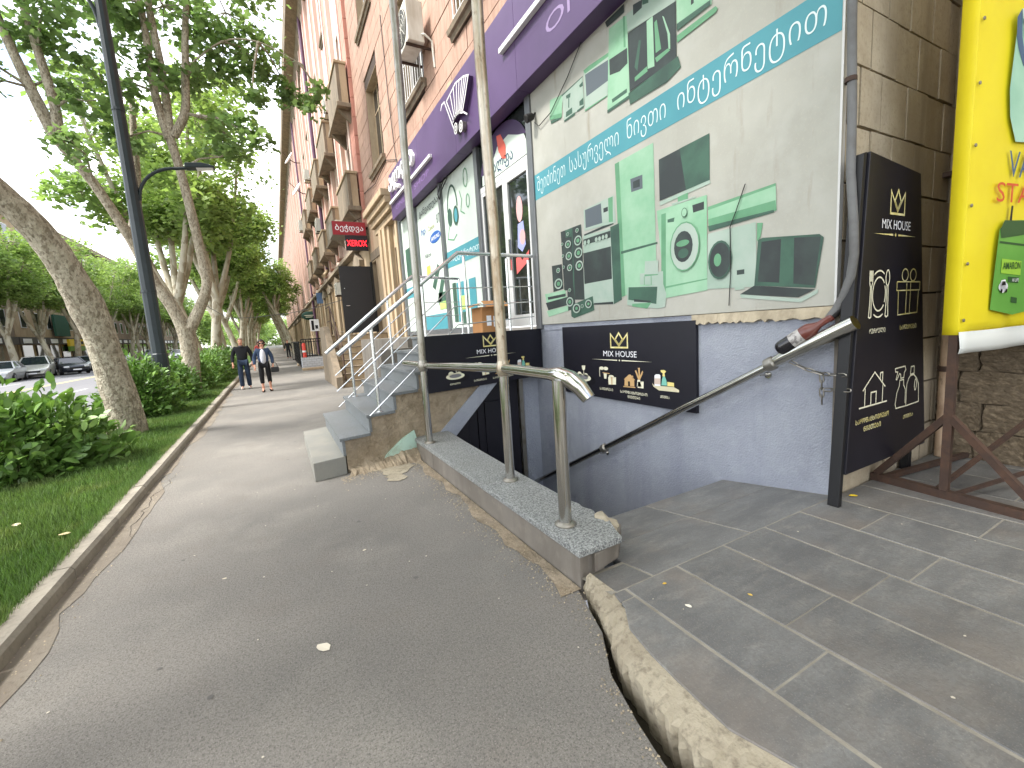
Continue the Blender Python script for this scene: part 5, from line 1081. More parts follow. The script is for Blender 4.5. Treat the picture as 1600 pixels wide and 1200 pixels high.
pd=thing('drain_pipe','second purple brown drain pipe farther along the salmon facade','pipe',(3.5,42,0)); b=B(); b.tube([(3.46,45.2,.2),(3.46,45.2,20.9)],.11,10); b.build('pipe',MATS['purple_pipe'],pd,smooth=True)
for lab,y,z in(('upper white satellite dish on the salmon facade',43.6,17.2),('lower white satellite dish on the salmon facade',39.0,13.3)):
    t=thing('satellite_dish',lab,'satellite dish',(3.0,y,z),group='satellite dishes on the salmon facade')
    b=B(); b.lathe((2.75,y,z),[(.55,.0),(.52,-.05),(.4,-.1),(.2,-.14),(.02,-.15)],20,(-.75,-.2,.45)); b.build('dish',WHITEP,t,smooth=True)
    b=B(); b.tube([(2.85,y+.1,z-.1),(3.2,y+.1,z-.3),(W,y+.1,z-.3)],.04,8); b.build('arm',RUST,t,smooth=True)
    b=B(); b.tube([(2.75,y,z),(2.3,y-.35,z+.3)],.025,6); b.build('receiver_arm',RUST,t)
gs=thing('oval_sign','dark green oval sign projecting over the pavement','sign',(3,45,3.3))
b=B(); b.lathe((3.0,45.7,3.85),[(.62,0),(.66,.03),(.62,.06)],24,(0,-1,0)); o=b.build('oval_board',mat('sign_green',(30,66,52),.5),gs,smooth=True); o.scale=(1,1,.62); o.location=(0,0,3.85*.38)
b=B(); b.bar((3.0,45.7,4.2),(W,45.7,4.3),.03); b.build('arm',BLACKM,gs)
Plane((3,45.62,3.8),(1,0,0),(0,0,1),(0,-1,0)).poly('sign_line',[[(-.4,.05),(.4,.05),(.4,.12),(-.4,.12)],[(-.3,-.1),(.3,-.1),(.3,-.04),(-.3,-.04)]],CREAM,gs,.0)
ws=thing('wall_sign','small white and black hanging sign below the green oval sign','sign',(3,41,3)); b=B(); b.box(2.7,3.4,41.0,41.1,2.3,3.3); b.build('board',WPRINT,ws); Plane((2.7,41,2.3),(1,0,0),(0,0,1),(0,-1,0)).poly('mark',[[(.1,.1),(.3,.1),(.3,.9),(.1,.9)],[(.38,.2),(.6,.2),(.6,.5),(.38,.5)]],BLKP,ws,.004)
bs=thing('wall_sign','small blue plate sign on the salmon facade above the portals','sign',(3.5,37,4.5)); b=B(); b.box(3.1,3.55,36.8,36.9,4.3,5.1); b.build('plate',mat('plate_blue',(96,122,160),.5),bs)
# white brick planter with black fences
pl=thing('brick_planter','low white brick wall block beside the pavement','planter',(1.6,27,0))
WB=mat('white_brick',(196,198,202),.8,layers=[(6,(166,168,174),.45,.62,.6)],rnd=.06)
b=B(); b.box(1.13,2.2,26.13,27.3,0,.62); b.build('mortar_core',mat('pale_mortar',(150,150,150),.9),pl)
wb=B().box(0,1,0,1,0,1).mesh('white_brick',WB)
for r_ in range(5):
    for k in range(5):
        o_=.0 if r_%2 else -.11; a=max(0,.24*k+o_)
        c=min(1.1,.24*k+o_+.225)
        if c-a>.05: inst('brick',wb,(1.11+a,26.11,.06+.115*r_),pl,(c-a,.1,.1))
        c=min(1.2,.24*k+o_+.225)
        if c-a>.05: inst('brick',wb,(1.11,26.12+a,.06+.115*r_),pl,(.1,c-a,.1))
b=B(); b.box(1.05,3.0,25.2,26.1,0,.1); b.build('slab',BEIGE,pl,bev=.01)
def fence(name,label,a,c,z0,z1,n,flat=False):
    a,c=Vector(a),Vector(c); t=thing(name,label,'fence',a)
    for k in range(n+1):
        p=a+(c-a)*k/n; b=B()
        b.bar(p+z3*z0,p+z3*z1,.05 if flat else .022,.02); b.build('slat' if flat else 'bar',BLACKM,t)
    for z in(z0+.06,z1):
        b=B(); b.bar(a+z3*z,c+z3*z,.03); b.build('rail',BLACKM,t)
fence('slat_fence','black flat slat fence beside the white brick block',(2.25,26.3,0),(3.6,26.3,0),.05,.7,9,True)
fence('iron_fence','black iron fence standing on the white brick block',(1.2,27.2,0),(2.5,27.2,0),.62,1.62,10)
fence('iron_fence','black iron fence running away behind the white brick block',(1.1,27.4,0),(1.1,36,0),.1,1.5,26)
fence('iron_fence','distant black iron fence near the leaning tree',(1.0,38,0),(3.4,38,0),.1,1.45,10)
rb_=thing('red_bollard','red plastic barrel post behind the white brick block','bollard',(1.32,27.0,.62)); b=B(); b.lathe((1.32,27.0,.62),[(.09,0),(.1,.03),(.09,.1),(.1,.35),(.09,.75),(.05,.8)],16); b.build('body',mat('red_plastic',(214,74,60),.45),rb_,smooth=True)
b=B(); b.lathe((1.32,27,.9),[(.101,0),(.104,.005),(.104,.1),(.101,.105)],16); b.build('band',WHITEP,rb_,smooth=True)
b=B(); b.box(1.0,1.7,30.2,31.2,0,.12); tag(b.build('step_stone',BEIGE,bev=.02),'pale stone step by the iron fence farther down the pavement','step')
oc=thing('overhead_cable','pale cable strung across the pavement from a tree to the wall','cable',(-2,26,3)); b=B(); b.tube([(-2.9,26,3.6),(-2.48,26,3.3),(-2.0,26,2.9),(-1,26,2.88),(.72,26,3.02),(2.2,26,3.3),(W,26,3.7)],.018,6); b.build('wire',CABLE,oc,smooth=True)
# ---------------- buildings across the road ----------------
OPW=mat('opposite_facade',(146,128,112),.9,layers=[(.5,(120,106,92),.4,.6,.7),(.2,(166,146,126),.5,.7,.5)])
def opposite(label,ya,yb,m_,X=-26.5):
    t=thing('far_house',label,'building',(X-4,(ya+yb)/2,0))
    b=B(); b.box(X-8,X,ya,yb,0,19); b.build('wall',m_,t)
    b=B(); b.box(X-.0,X+.7,ya,yb,18.6,19.3); b.build('cornice',OLDST,t)
    b=B(); b.box(X,X+.25,ya,yb,3.2,4.1); b.build('shop_band',mat('shop_band',(84,80,78),.7),t)
    wm=B(); wm.box(0,.06,0,1.3,0,2.0); wme=wm.mesh('far_window',UPVC); pm=B(); pm.box(.061,.07,.1,1.2,.1,1.9); pme=pm.mesh('far_pane',DARKW)
    y=ya+1.5
    while y<yb-1.6:
        for z in(5.2,8.6,12,15.4):
            inst('window',wme,(X+.0,y,z),t); inst('pane',pme,(X+.0,y,z),t)
        y+=3.4
    y=ya+.5
    while y<yb-2.8:
        b=B(); b.box(X,X+.1,y,y+2.6,.3,3.1); b.build('shop_window',GLASSW,t); b=B(); b.box(X+.1,X+.14,y-.1,y+.05,.1,3.2); b.build('shop_jamb',OLDST,t)
        b=B(); b.box(X+.25,X+.3,y+.2,y+2.2,3.35,3.9); b.build('shop_sign',WPRINT,t); y+=3.6
    return t
opposite('grey brown apartment house with shops across the road, nearest to the left edge',44,72,OPW)
opposite('beige apartment house with green netting across the road behind the parked cars',72.3,100,BEIGE)
opposite('pale distant apartment house across the road behind the red car',100.3,190,OPW)
t=thing('shop_sign','yellow and green shop sign across the road behind the parked cars','sign',(-26,88,2)); b=B(); b.box(-26.2,-25.9,85,90.5,2.9,3.9); b.build('yellow_panel',mat('sign_yellow',(230,196,40),.5),t); b=B(); b.box(-26.2,-25.92,85,90.5,2.2,2.88); b.build('green_panel',mat('sign_lime',(110,150,50),.5),t)
Plane((-25.9,85,2.9),(0,1,0),(0,0,1),(1,0,0)).poly('sign_mark',[[(2,.25),(3.4,.25),(3.4,.7),(2,.7)],[(4,.25),(5,.25),(5,.7),(4,.7)]],BLKP,t,.006)
b=B(); b.box(-26.2,-25.95,81.5,86.0,4.3,7.2); tag(b.build('scaffold_net',mat('green_net',(44,84,66),.8)),'dark green building net hung on the house across the road','net')

for lab,pts in(('thin black cable looping down the stone front left of the tall pole',[(W-.02,13.4,10.5),(W-.03,13.3,8.2),(W-.03,13.1,6.6),(W-.04,12.9,6.15)]),('thin cable strung along the stone front under the tall windows',[(W-.03,18.0,7.0),(W-.03,16.0,6.75),(W-.03,14.2,6.9),(W-.03,13.0,6.5)]),('pair of cables hanging under the pale air conditioner ledge',[(W-.05,18.9,7.1),(W-.06,18.8,6.4),(W-.05,18.6,5.9)])):
    b=B(); b.tube(pts,.012,5); tag(b.build('facade_cable',ROPE),lab,'cable')
# ---------------- street lamp ----------------
lp_=thing('street_lamp','tall dark green steel street lamp with one curved arm over the pavement','street lamp',(-2.5,13.25,.05))
lx_,ly_=-2.5,13.25
b=B(); b.lathe((lx_,ly_,.05),[(.165,0),(.16,1.4),(.145,1.42),(.135,4.3),(.125,5.4),(.085,11.5)],10); b.build('pole',LAMPG,lp_,smooth=False)
b=B(); b.lathe((lx_,ly_,.05),[(.27,0),(.27,.04),(.21,.06),(.21,.3)],10); b.build('base_plate',LAMPG,lp_)
b=B(); P=[]
for k in range(11):
    a=math.pi/2*k/10; P.append((lx_+.12+.8*(1-math.cos(a)),ly_,5.0+.78*math.sin(a)))
P+=[(lx_+1.2,ly_,5.83)]
b.tube(P,.035,10); b.build('arm',LAMPG,lp_,smooth=True)
b=B(); b.prism([(lx_+1.08,5.79),(lx_+1.68,5.85),(lx_+1.68,5.89),(lx_+1.42,5.94),(lx_+1.08,5.9)],'y',ly_-.13,ly_+.13); b.build('lamp_head',LAMPG,lp_,bev=.015)
b=B(); b.obox((lx_+1.47,ly_,5.823),(.17,0,.018),(0,.1,0),(0,0,.006)); b.build('lamp_glass',WHITEP,lp_)
for z in(2.9,6.9):
    b=B(); b.tube([(lx_,ly_,z),(lx_,ly_,z+.06)],.15 if z<5 else .125,12); b.build('clamp_band',LAMPG,lp_)
b=B(); P=[(lx_-.08-.75*(1-math.cos(math.pi/2*k/10)),ly_,8.6+1.0*math.sin(math.pi/2*k/10)) for k in range(11)]+[(lx_-1.8,ly_,9.7)]
b.tube(P,.04,10); b.build('road_arm',LAMPG,lp_,smooth=True)
b=B(); b.prism([(lx_-1.7,9.66),(lx_-2.4,9.74),(lx_-2.4,9.79),(lx_-2.1,9.84),(lx_-1.7,9.78)],'y',ly_-.15,ly_+.15); b.build('road_lamp_head',LAMPG,lp_,bev=.015)

# ---------------- trees ----------------
LOBE=np.array([(0,-.5),(.48,-.2),(.24,.08),(.36,.42),(0,.62),(-.36,.42),(-.24,.08),(-.48,-.2)])
KITE=np.array([(0,-.5),(.36,.05),(0,.55),(-.36,.05)])
def leaves(cen,size,seed,shape,up=.7,fold=.18):
    r=np.random.default_rng(seed); n=len(cen)
    nm=r.normal(size=(n,3)); nm/=np.linalg.norm(nm,axis=1)[:,None]; nm[:,2]=np.abs(nm[:,2])*.6+up; nm/=np.linalg.norm(nm,axis=1)[:,None]
    t=r.normal(size=(n,3)); t-=nm*(t*nm).sum(1)[:,None]; t/=np.linalg.norm(t,axis=1)[:,None]; s=np.cross(nm,t)
    sz=size*r.uniform(.65,1.25,n)
    k=len(shape); V=cen[:,None,:]+sz[:,None,None]*(shape[None,:,0,None]*s[:,None,:]+shape[None,:,1,None]*t[:,None,:]+(fold*np.abs(shape[None,:,0])-.12*shape[None,:,1]**2)[:,:,None]*nm[:,None,:])
    return V.reshape(-1,3),np.arange(n*k).reshape(n,k)
def clump_pts(clumps,seed,spread=.26,per=26):
    r=np.random.default_rng(seed); out=[]; subs=[]
    for cx,cy_,cz,rad,n in clumps:
        m_=max(3,n//per); d=r.normal(size=(m_,3)); d/=np.linalg.norm(d,axis=1)[:,None]; d*=rad*r.uniform(.25,1,m_)[:,None]**.6; d[:,2]*=.75
        c=np.array([cx,cy_,cz])+d; subs.append((np.array([cx,cy_,cz]),c))
        k=r.integers(0,m_,n); sp_r=spread*(.6+.5*rad); e=r.normal(size=(n,3))*sp_r*np.array([.9,.9,.55]); e[:,2]-=np.abs(e[:,:2]).sum(1)*.12
        out.append(c[k]+e)
    return np.concatenate(out),subs
def tree(label,base,limbs,clumps,seed,leaf=.2,shape=LOBE,lm=None,bm=None,group='plane trees along the avenue',name='plane_tree',wob=.0,nside=10,twigs=True):
    """limbs: (points, radii); one trunk mesh with all limbs and twigs, one crown of leaf blades"""
    lm=lm or LEAF; bm=bm or BARK
    t=thing(name,label,'tree',base,group); r=random.Random(seed); b=B()
    for pts,rad in limbs:
        # smooth the polyline
        P=[Vector(p) for p in pts]; Q=[];RR=[]
        for i in range(len(P)-1):
            p0,p1,p2,p3_=P[max(i-1,0)],P[i],P[i+1],P[min(i+2,len(P)-1)]
            for k in range(5):
                u=k/5; q=.5*((2*p1)+(-p0+p2)*u+(2*p0-5*p1+4*p2-p3_)*u*u+(-p0+3*p1-3*p2+p3_)*u**3)
                Q.append(q+Vector((r.uniform(-1,1),r.uniform(-1,1),0))*wob*rad[i]); RR.append((rad[i]+(rad[i+1]-rad[i])*u)*(1+r.uniform(-1,1)*wob))
        Q.append(P[-1]); RR.append(rad[-1]); b.tube(Q,RR,nside)
    cen,subs=clump_pts(clumps,seed)
    if twigs:
        ends=[Vector(p) for pts,rad in limbs for p in pts[1:]]
        for c,sub in subs:
            cv=Vector(c); near=min(ends,key=lambda e:(e-cv).length); b.tube([near,near.lerp(cv,.5)+Vector((0,0,.15)),cv],[.045,.03,.02],5)
            for q in sub[::max(1,len(sub)//7)]: b.tube([cv,Vector(q)],[.018,.008],4)
    b.build('trunk',bm,t,smooth=True,fix=False)
    V,F=leaves(cen,leaf,seed,shape); npmesh('crown',V,F,lm,t)
    return t
# nearest tree, leaning over the verge to the left
T1=[([(-2.56,10.15,-.1),(-2.54,10.12,.5),(-2.62,10.0,1.6),(-2.70,9.9,2.25),(-2.84,9.7,2.95),(-3.05,9.5,3.55),(-3.4,9.3,4.1),(-3.9,9.0,5.0),(-4.2,8.9,6.2)],[.33,.26,.215,.245,.205,.19,.185,.18,.17]),
    ([(-3.9,9.0,5.0),(-3.6,8.2,6.4),(-2.9,7.4,8.2),(-2.4,6.9,9.8)],[.26,.2,.15,.08]),([(-4.2,8.9,6.2),(-4.9,9.5,8),(-5.2,9.9,10)],[.24,.17,.08]),([(-4.1,8.9,5.8),(-4.0,10.2,7.6),(-3.6,11.2,9.4)],[.2,.15,.08])]
rt_=random.Random(21); C1=[(-3.4+rt_.uniform(-2,1.6),7.2+rt_.uniform(-2.2,2.2),10.3+rt_.uniform(-1,1.4),1.2,260) for k in range(11)]+[(-5.3,10.2,10,1.1,240),(-4.0,11.5,9.8,1.1,240),(-3.2,11.3,10.4,1.1,220)]
tree('thick leaning plane tree trunk with patchy bark beside the nearest shrub',(-2.62,10.15,.05),T1,C1,31,.2,wob=.03,nside=22)
# second tree: fork with a hooked right limb
z18=lambda px,*a:None
T2=[([(-2.75,18.1,-.1),(-2.62,18,.8),(-2.58,18,1.6),(-2.6,18,2.2)],[.33,.26,.245,.26]),
 ([(-2.6,18,2.0),(-2.85,18,2.9),(-3.23,18,3.74),(-3.62,18,5.02),(-4.23,17.8,6.59),(-4.85,17.6,7.72)],[.21,.18,.16,.145,.13,.125]),
 ([(-4.8,17.6,7.6),(-5.14,17.5,8.94),(-5.45,17.4,10.38),(-5.8,17.2,12.5)],[.17,.13,.1,.06]),([(-4.8,17.6,7.65),(-4.7,17.5,8.5),(-4.81,17.4,9.86),(-5.0,17,12.2)],[.15,.12,.1,.06]),
 ([(-2.6,18,2.0),(-2.2,18,2.7),(-1.86,18,3.5),(-1.83,18,4.2),(-1.95,17.9,5.99),(-2.06,17.8,7.18),(-2.2,17.8,8.2)],[.2,.165,.15,.145,.135,.125,.125]),
 ([(-2.22,17.8,8.1),(-2.39,17.7,9.43),(-2.38,17.5,11.81),(-2.6,17,14)],[.13,.11,.09,.05]),([(-2.18,17.8,8.2),(-2.12,17.7,9.85),(-2.17,17.4,12.2),(-2,17,14.5)],[.13,.11,.09,.05]),([(-2.1,17.8,8.2),(-1.7,17.7,8.9),(-1.55,17.6,9.8),(-1.32,17.4,11.33),(-.9,17,13.5)],[.13,.12,.11,.09,.05]),
 ([(-3.62,18,5.02),(-3.4,18.6,6.5),(-3.3,19,8.5),(-3.2,19.4,10.5)],[.15,.12,.1,.06]),
 ([(-1.5,17.6,10.2),(-.4,17.2,11.0),(.6,16.8,11.0),(1.7,16.4,10.4)],[.03,.025,.02,.012])]
C2=[]
rt_=random.Random(5)
def cl(x,y,z,r_,n): C2.append((x,y,z,r_,int(n*.52)))
# right mass along the uprights, the dark bough to the right, the left mass
for x,z,r_,n in((-2.5,10.0,.9,420),(-1.2,10.4,1.0,520),(-.4,11.2,1.1,600),(.5,11.3,.9,460),(1.2,10.7,.7,340),(1.75,10.1,.55,260),(2.2,9.5,.42,170),(-1.8,11.8,1.2,620),(-.2,12.6,1.2,560),(-3.2,11.6,1.1,520),(-.7,8.7,.75,340),(.05,8.2,.7,300),(-.9,7.6,.6,220),(.2,9.3,.5,160),(-3.6,9.4,.8,360),(-3.2,8.0,.7,280),(-4.0,7.0,.6,220),(-4.4,10.8,1.0,480),(-3.9,8.6,.5,180)): cl(x,17.5+rt_.uniform(-1,1),z,r_,n)
for x,z,r_,n in((-5.0,10.2,.9,420),(-5.8,10.8,.9,420),(-6.2,9.3,.5,180),(-4.7,9.2,.45,160),(-5.6,12,1.1,420),(-4.4,12.4,1.1,400),(-5.9,8.5,.3,80)): cl(x,17.4+rt_.uniform(-.8,.8),z,r_,n)
for x,z in((-2,14),(-.5,14.2),(-3.5,14),(-5,13.8),(.8,13)): cl(x,17,z,1.3,420)
tree('forked plane tree behind the street lamp with hooked right limb',(-2.7,18,.05),T2,C2,41,.21,wob=.02,nside=16)
# generic trees of the rows
def variant(seed,h=12,spread=2.6,fork=3.0,lean=(0,0),nl=4,leafn=7000,leaf=.3):
    # skeleton and leaf clumps of one street tree
    r=random.Random(seed); limbs=[];clumps=[]
    f=Vector((lean[0],lean[1],fork)); limbs.append(([(0,0,-.1),(lean[0]*.3,lean[1]*.3,fork*.4),(lean[0]*.7,lean[1]*.7,fork*.75),f],[.34,.26,.23,.23]))
    for k in range(nl):
        a=2*math.pi*k/nl+r.uniform(-.5,.5); d=Vector((math.cos(a),math.sin(a),0)); s=spread*r.uniform(.6,1.1)
        p1=f+d*s*.35+Vector((0,0,(h-fork)*.22)); p2=f+d*s*.65+Vector((0,0,(h-fork)*.5)); p3_=f+d*s+Vector((0,0,(h-fork)*r.uniform(.75,1)))
        limbs.append(([f-Vector((0,0,.2)),p1,p2,p3_],[.17,.13,.09,.04]))
        for q,rad in((p1.lerp(p2,.6),1.0),(p2,1.3),(p2.lerp(p3_,.5),1.5),(p3_,1.5)):
            clumps.append((q.x+r.uniform(-.6,.6),q.y+r.uniform(-.6,.6),q.z+r.uniform(-.2,.4),rad,0))
        q=p2+d*1.2; clumps.append((q.x,q.y,q.z-.4,1.0,0))
    n=leafn//len(clumps); clumps=[(a,b_,c,d,n) for a,b_,c,d,e in clumps]
    return limbs,clumps
protos=[]
ordw=['third','fourth','fifth','sixth','seventh','eighth','ninth','tenth','eleventh','twelfth','thirteenth','fourteenth','fifteenth','sixteenth','seventeenth','eighteenth']
rt_=random.Random(9)
for k in range(16):
    y=26.5+8.2*k; x=-3.0-.012*y
    lab='%s plane tree from the camera in the row along the verge'%ordw[k]
    if k<3:
        lm_,cl_=variant(100+k,12.5,2.9,(3.4,4.0,3.6)[k],((-.7,.3),(.5,-.2),(-.3,0))[k],5,12000,.3)
        sh=lambda L,o:[([(p[0]+o[0],p[1]+o[1],p[2]) for p in P],rr_) for P,rr_ in L]
        o=tree(lab,(0,0,0),lm_,cl_,60+k,.26,KITE,LEAFB,BARKF); protos.append(o)
    else: o=copy_tree(protos[k%3])
    o.location=(x+rt_.uniform(-.3,.3),y,.05); o.rotation_euler=(0,0,(0,0,.4)[k] if k<3 else rt_.uniform(0,6.28)); s=rt_.uniform(1.0,1.18); o.scale=(s,s,s); o['label']=lab
    if o.name.startswith('plane_tree') and k>=3: pass
for k in range(15):
    y=47+6.3*k; x=-19.6+rt_.uniform(-.4,.4); o=copy_tree(protos[(k+1)%3]); o.location=(x,y,.1); o.rotation_euler=(0,0,rt_.uniform(0,6.28)); s=rt_.uniform(.95,1.2); o.scale=(s,s,s)
    o['label']='pale plane tree across the road, number %s from the left edge of the picture'%(['one','two','three','four','five','six','seven','eight','nine','ten','eleven','twelve','thirteen','fourteen','fifteen'][k]); o['group']='plane trees across the road'
for k,(x,y) in enumerate(((-2.9,2.2),(-2.9,-6.0))):
    lm_,cl_=variant(400+k,13.5,3.6,4.5,(-.3,-.2),6,6500,.3); cl_+=[(rt_.uniform(-2.5,4.2),rt_.uniform(-2.5,3.5),rt_.uniform(9.5,13.5),1.4,200) for q in range(6)]
    o=tree('plane tree %s the viewpoint whose crown shades the near pavement'%('beside','behind')[k],(0,0,0),lm_,cl_,90+k,.26,KITE,LEAF,BARKF); o.location=(x,y,.05)
lm_,cl_=variant(300,11,2.0,5.5,(-1.6,0),4,7000,.3)
o=tree('leaning plane tree standing close to the house front beyond the iron fences',(0,0,0),lm_,cl_,77,.28,KITE,LEAFB,BARKF); o.location=(1.9,60,0)
lm_,cl_=variant(301,11,2.2,4.5,(-1.2,0),4,6000,.3)
for k,(y,w_) in enumerate(((74,'second'),(90,'third'),(108,'fourth'))):
    o=copy_tree(o); o.location=(2.0-.2*k,y,0); o.rotation_euler=(0,0,.3*k); o['label']='%s leaning plane tree along the distant house front'%w_

rw_=np.random.default_rng(3); cw=[(rw_.uniform(-40,14),rw_.uniform(262,300),rw_.uniform(1.5,13),3.2,170) for k in range(90)]+[(xx+rw_.uniform(-2.5,2.5),yy+rw_.uniform(-4,4),rw_.uniform(4.5,12.5),2.4,120) for yy in range(156,262,8) for xx in(-19.6,-5.4) for q in range(4)]
cen,_s=clump_pts(cw,4,.6,20); V,F=leaves(cen,1.0,8,KITE); tag(npmesh('far_wood',V,F,LEAFB),'mass of green trees closing the far end of the avenue','trees',kind='stuff')

# ---------------- laurel shrubs ----------------
LAU=np.array([(0,-.5),(.17,-.25),(.21,.08),(.12,.36),(0,.5),(-.12,.36),(-.21,.08),(-.17,-.25)])
def bush(label,c,rx,ry,h,n,seed,leaf):
    t=thing('laurel_bush',label,'shrub',(c[0],c[1],.05),group='laurel shrubs on the verge'); r=np.random.default_rng(seed)
    u=r.uniform(0,2*np.pi,n); cz=r.uniform(-.15,1,n); s=np.sqrt(np.maximum(0,1-np.clip(cz,0,1)**2)); s=np.where(cz<0,1-.25*(-cz),s)
    d=np.stack([np.cos(u)*s,np.sin(u)*s,cz],1)
    lump=1+.13*np.sin(3*u+seed)+.10*np.sin(5*u+cz*6)+.08*np.sin(9*u-cz*9+seed)
    rad=lump*np.where(r.uniform(size=n)<.6,r.uniform(.86,1.06,n),r.uniform(.45,.9,n))
    tip=r.uniform(size=n)<.05; rad=np.where(tip,rad+r.uniform(.0,.18,n),rad)
    P=np.stack([c[0]+d[:,0]*rx*rad,c[1]+d[:,1]*ry*rad,.05+h*(.16+.84*np.clip(d[:,2]*rad,-.12,1.3))],1)
    ax=d*np.array([.8,.8,.5])+r.normal(size=(n,3))*.45+np.array([0,0,.35]); ax/=np.linalg.norm(ax,axis=1)[:,None]
    nm=d*.6+np.array([0,0,.7])+r.normal(size=(n,3))*.45; nm-=ax*(nm*ax).sum(1)[:,None]; nm/=np.linalg.norm(nm,axis=1)[:,None]; sd_=np.cross(ax,nm)
    sz=leaf*r.uniform(.65,1.25,n); k=8
    V=P[:,None,:]+sz[:,None,None]*(LAU[None,:,0,None]*sd_[:,None,:]+LAU[None,:,1,None]*ax[:,None,:]+(.35*np.abs(LAU[None,:,0])-.22*LAU[None,:,1]**2)[:,:,None]*nm[:,None,:])
    npmesh('leaves',V.reshape(-1,3),np.arange(n*k).reshape(n,k),LAUREL,t)
    b=B(); rr_=random.Random(seed)
    for k in range(14):
        a=rr_.uniform(0,6.28); q=rr_.uniform(.3,.8); b.tube([(c[0]+.1*math.cos(a),c[1]+.1*math.sin(a),.0),(c[0]+rx*.5*q*math.cos(a),c[1]+ry*.5*q*math.sin(a),h*.45),(c[0]+rx*q*math.cos(a),c[1]+ry*q*math.sin(a),h*.8*(1-.3*q))],[.02,.014,.006],5)
    b.build('stems',BARK,t,fix=False)
bush('nearest large glossy laurel shrub at the left edge',(-3.12,7.75),.92,.85,1.04,3000,1,.17)
bush('laurel shrub in front of the street lamp foot',(-2.85,12.55),.66,.75,1.28,3400,2,.14)
bush('third laurel shrub just beyond the street lamp',(-2.8,15.6),.66,.85,1.15,3200,3,.14)
bush('fourth laurel shrub in the row below the forked tree',(-2.8,18.7),.7,.95,1.15,2600,4,.15)
bush('fifth laurel shrub in the row beside the walking man',(-2.75,22.0),.85,1.5,1.25,2400,5,.16)
bush('far laurel shrub behind the walking man',(-2.85,26.0),.9,1.8,1.3,2200,6,.18)
bush('farthest laurel shrub in the row along the verge',(-3.0,31),.9,2.4,1.3,2200,7,.2)
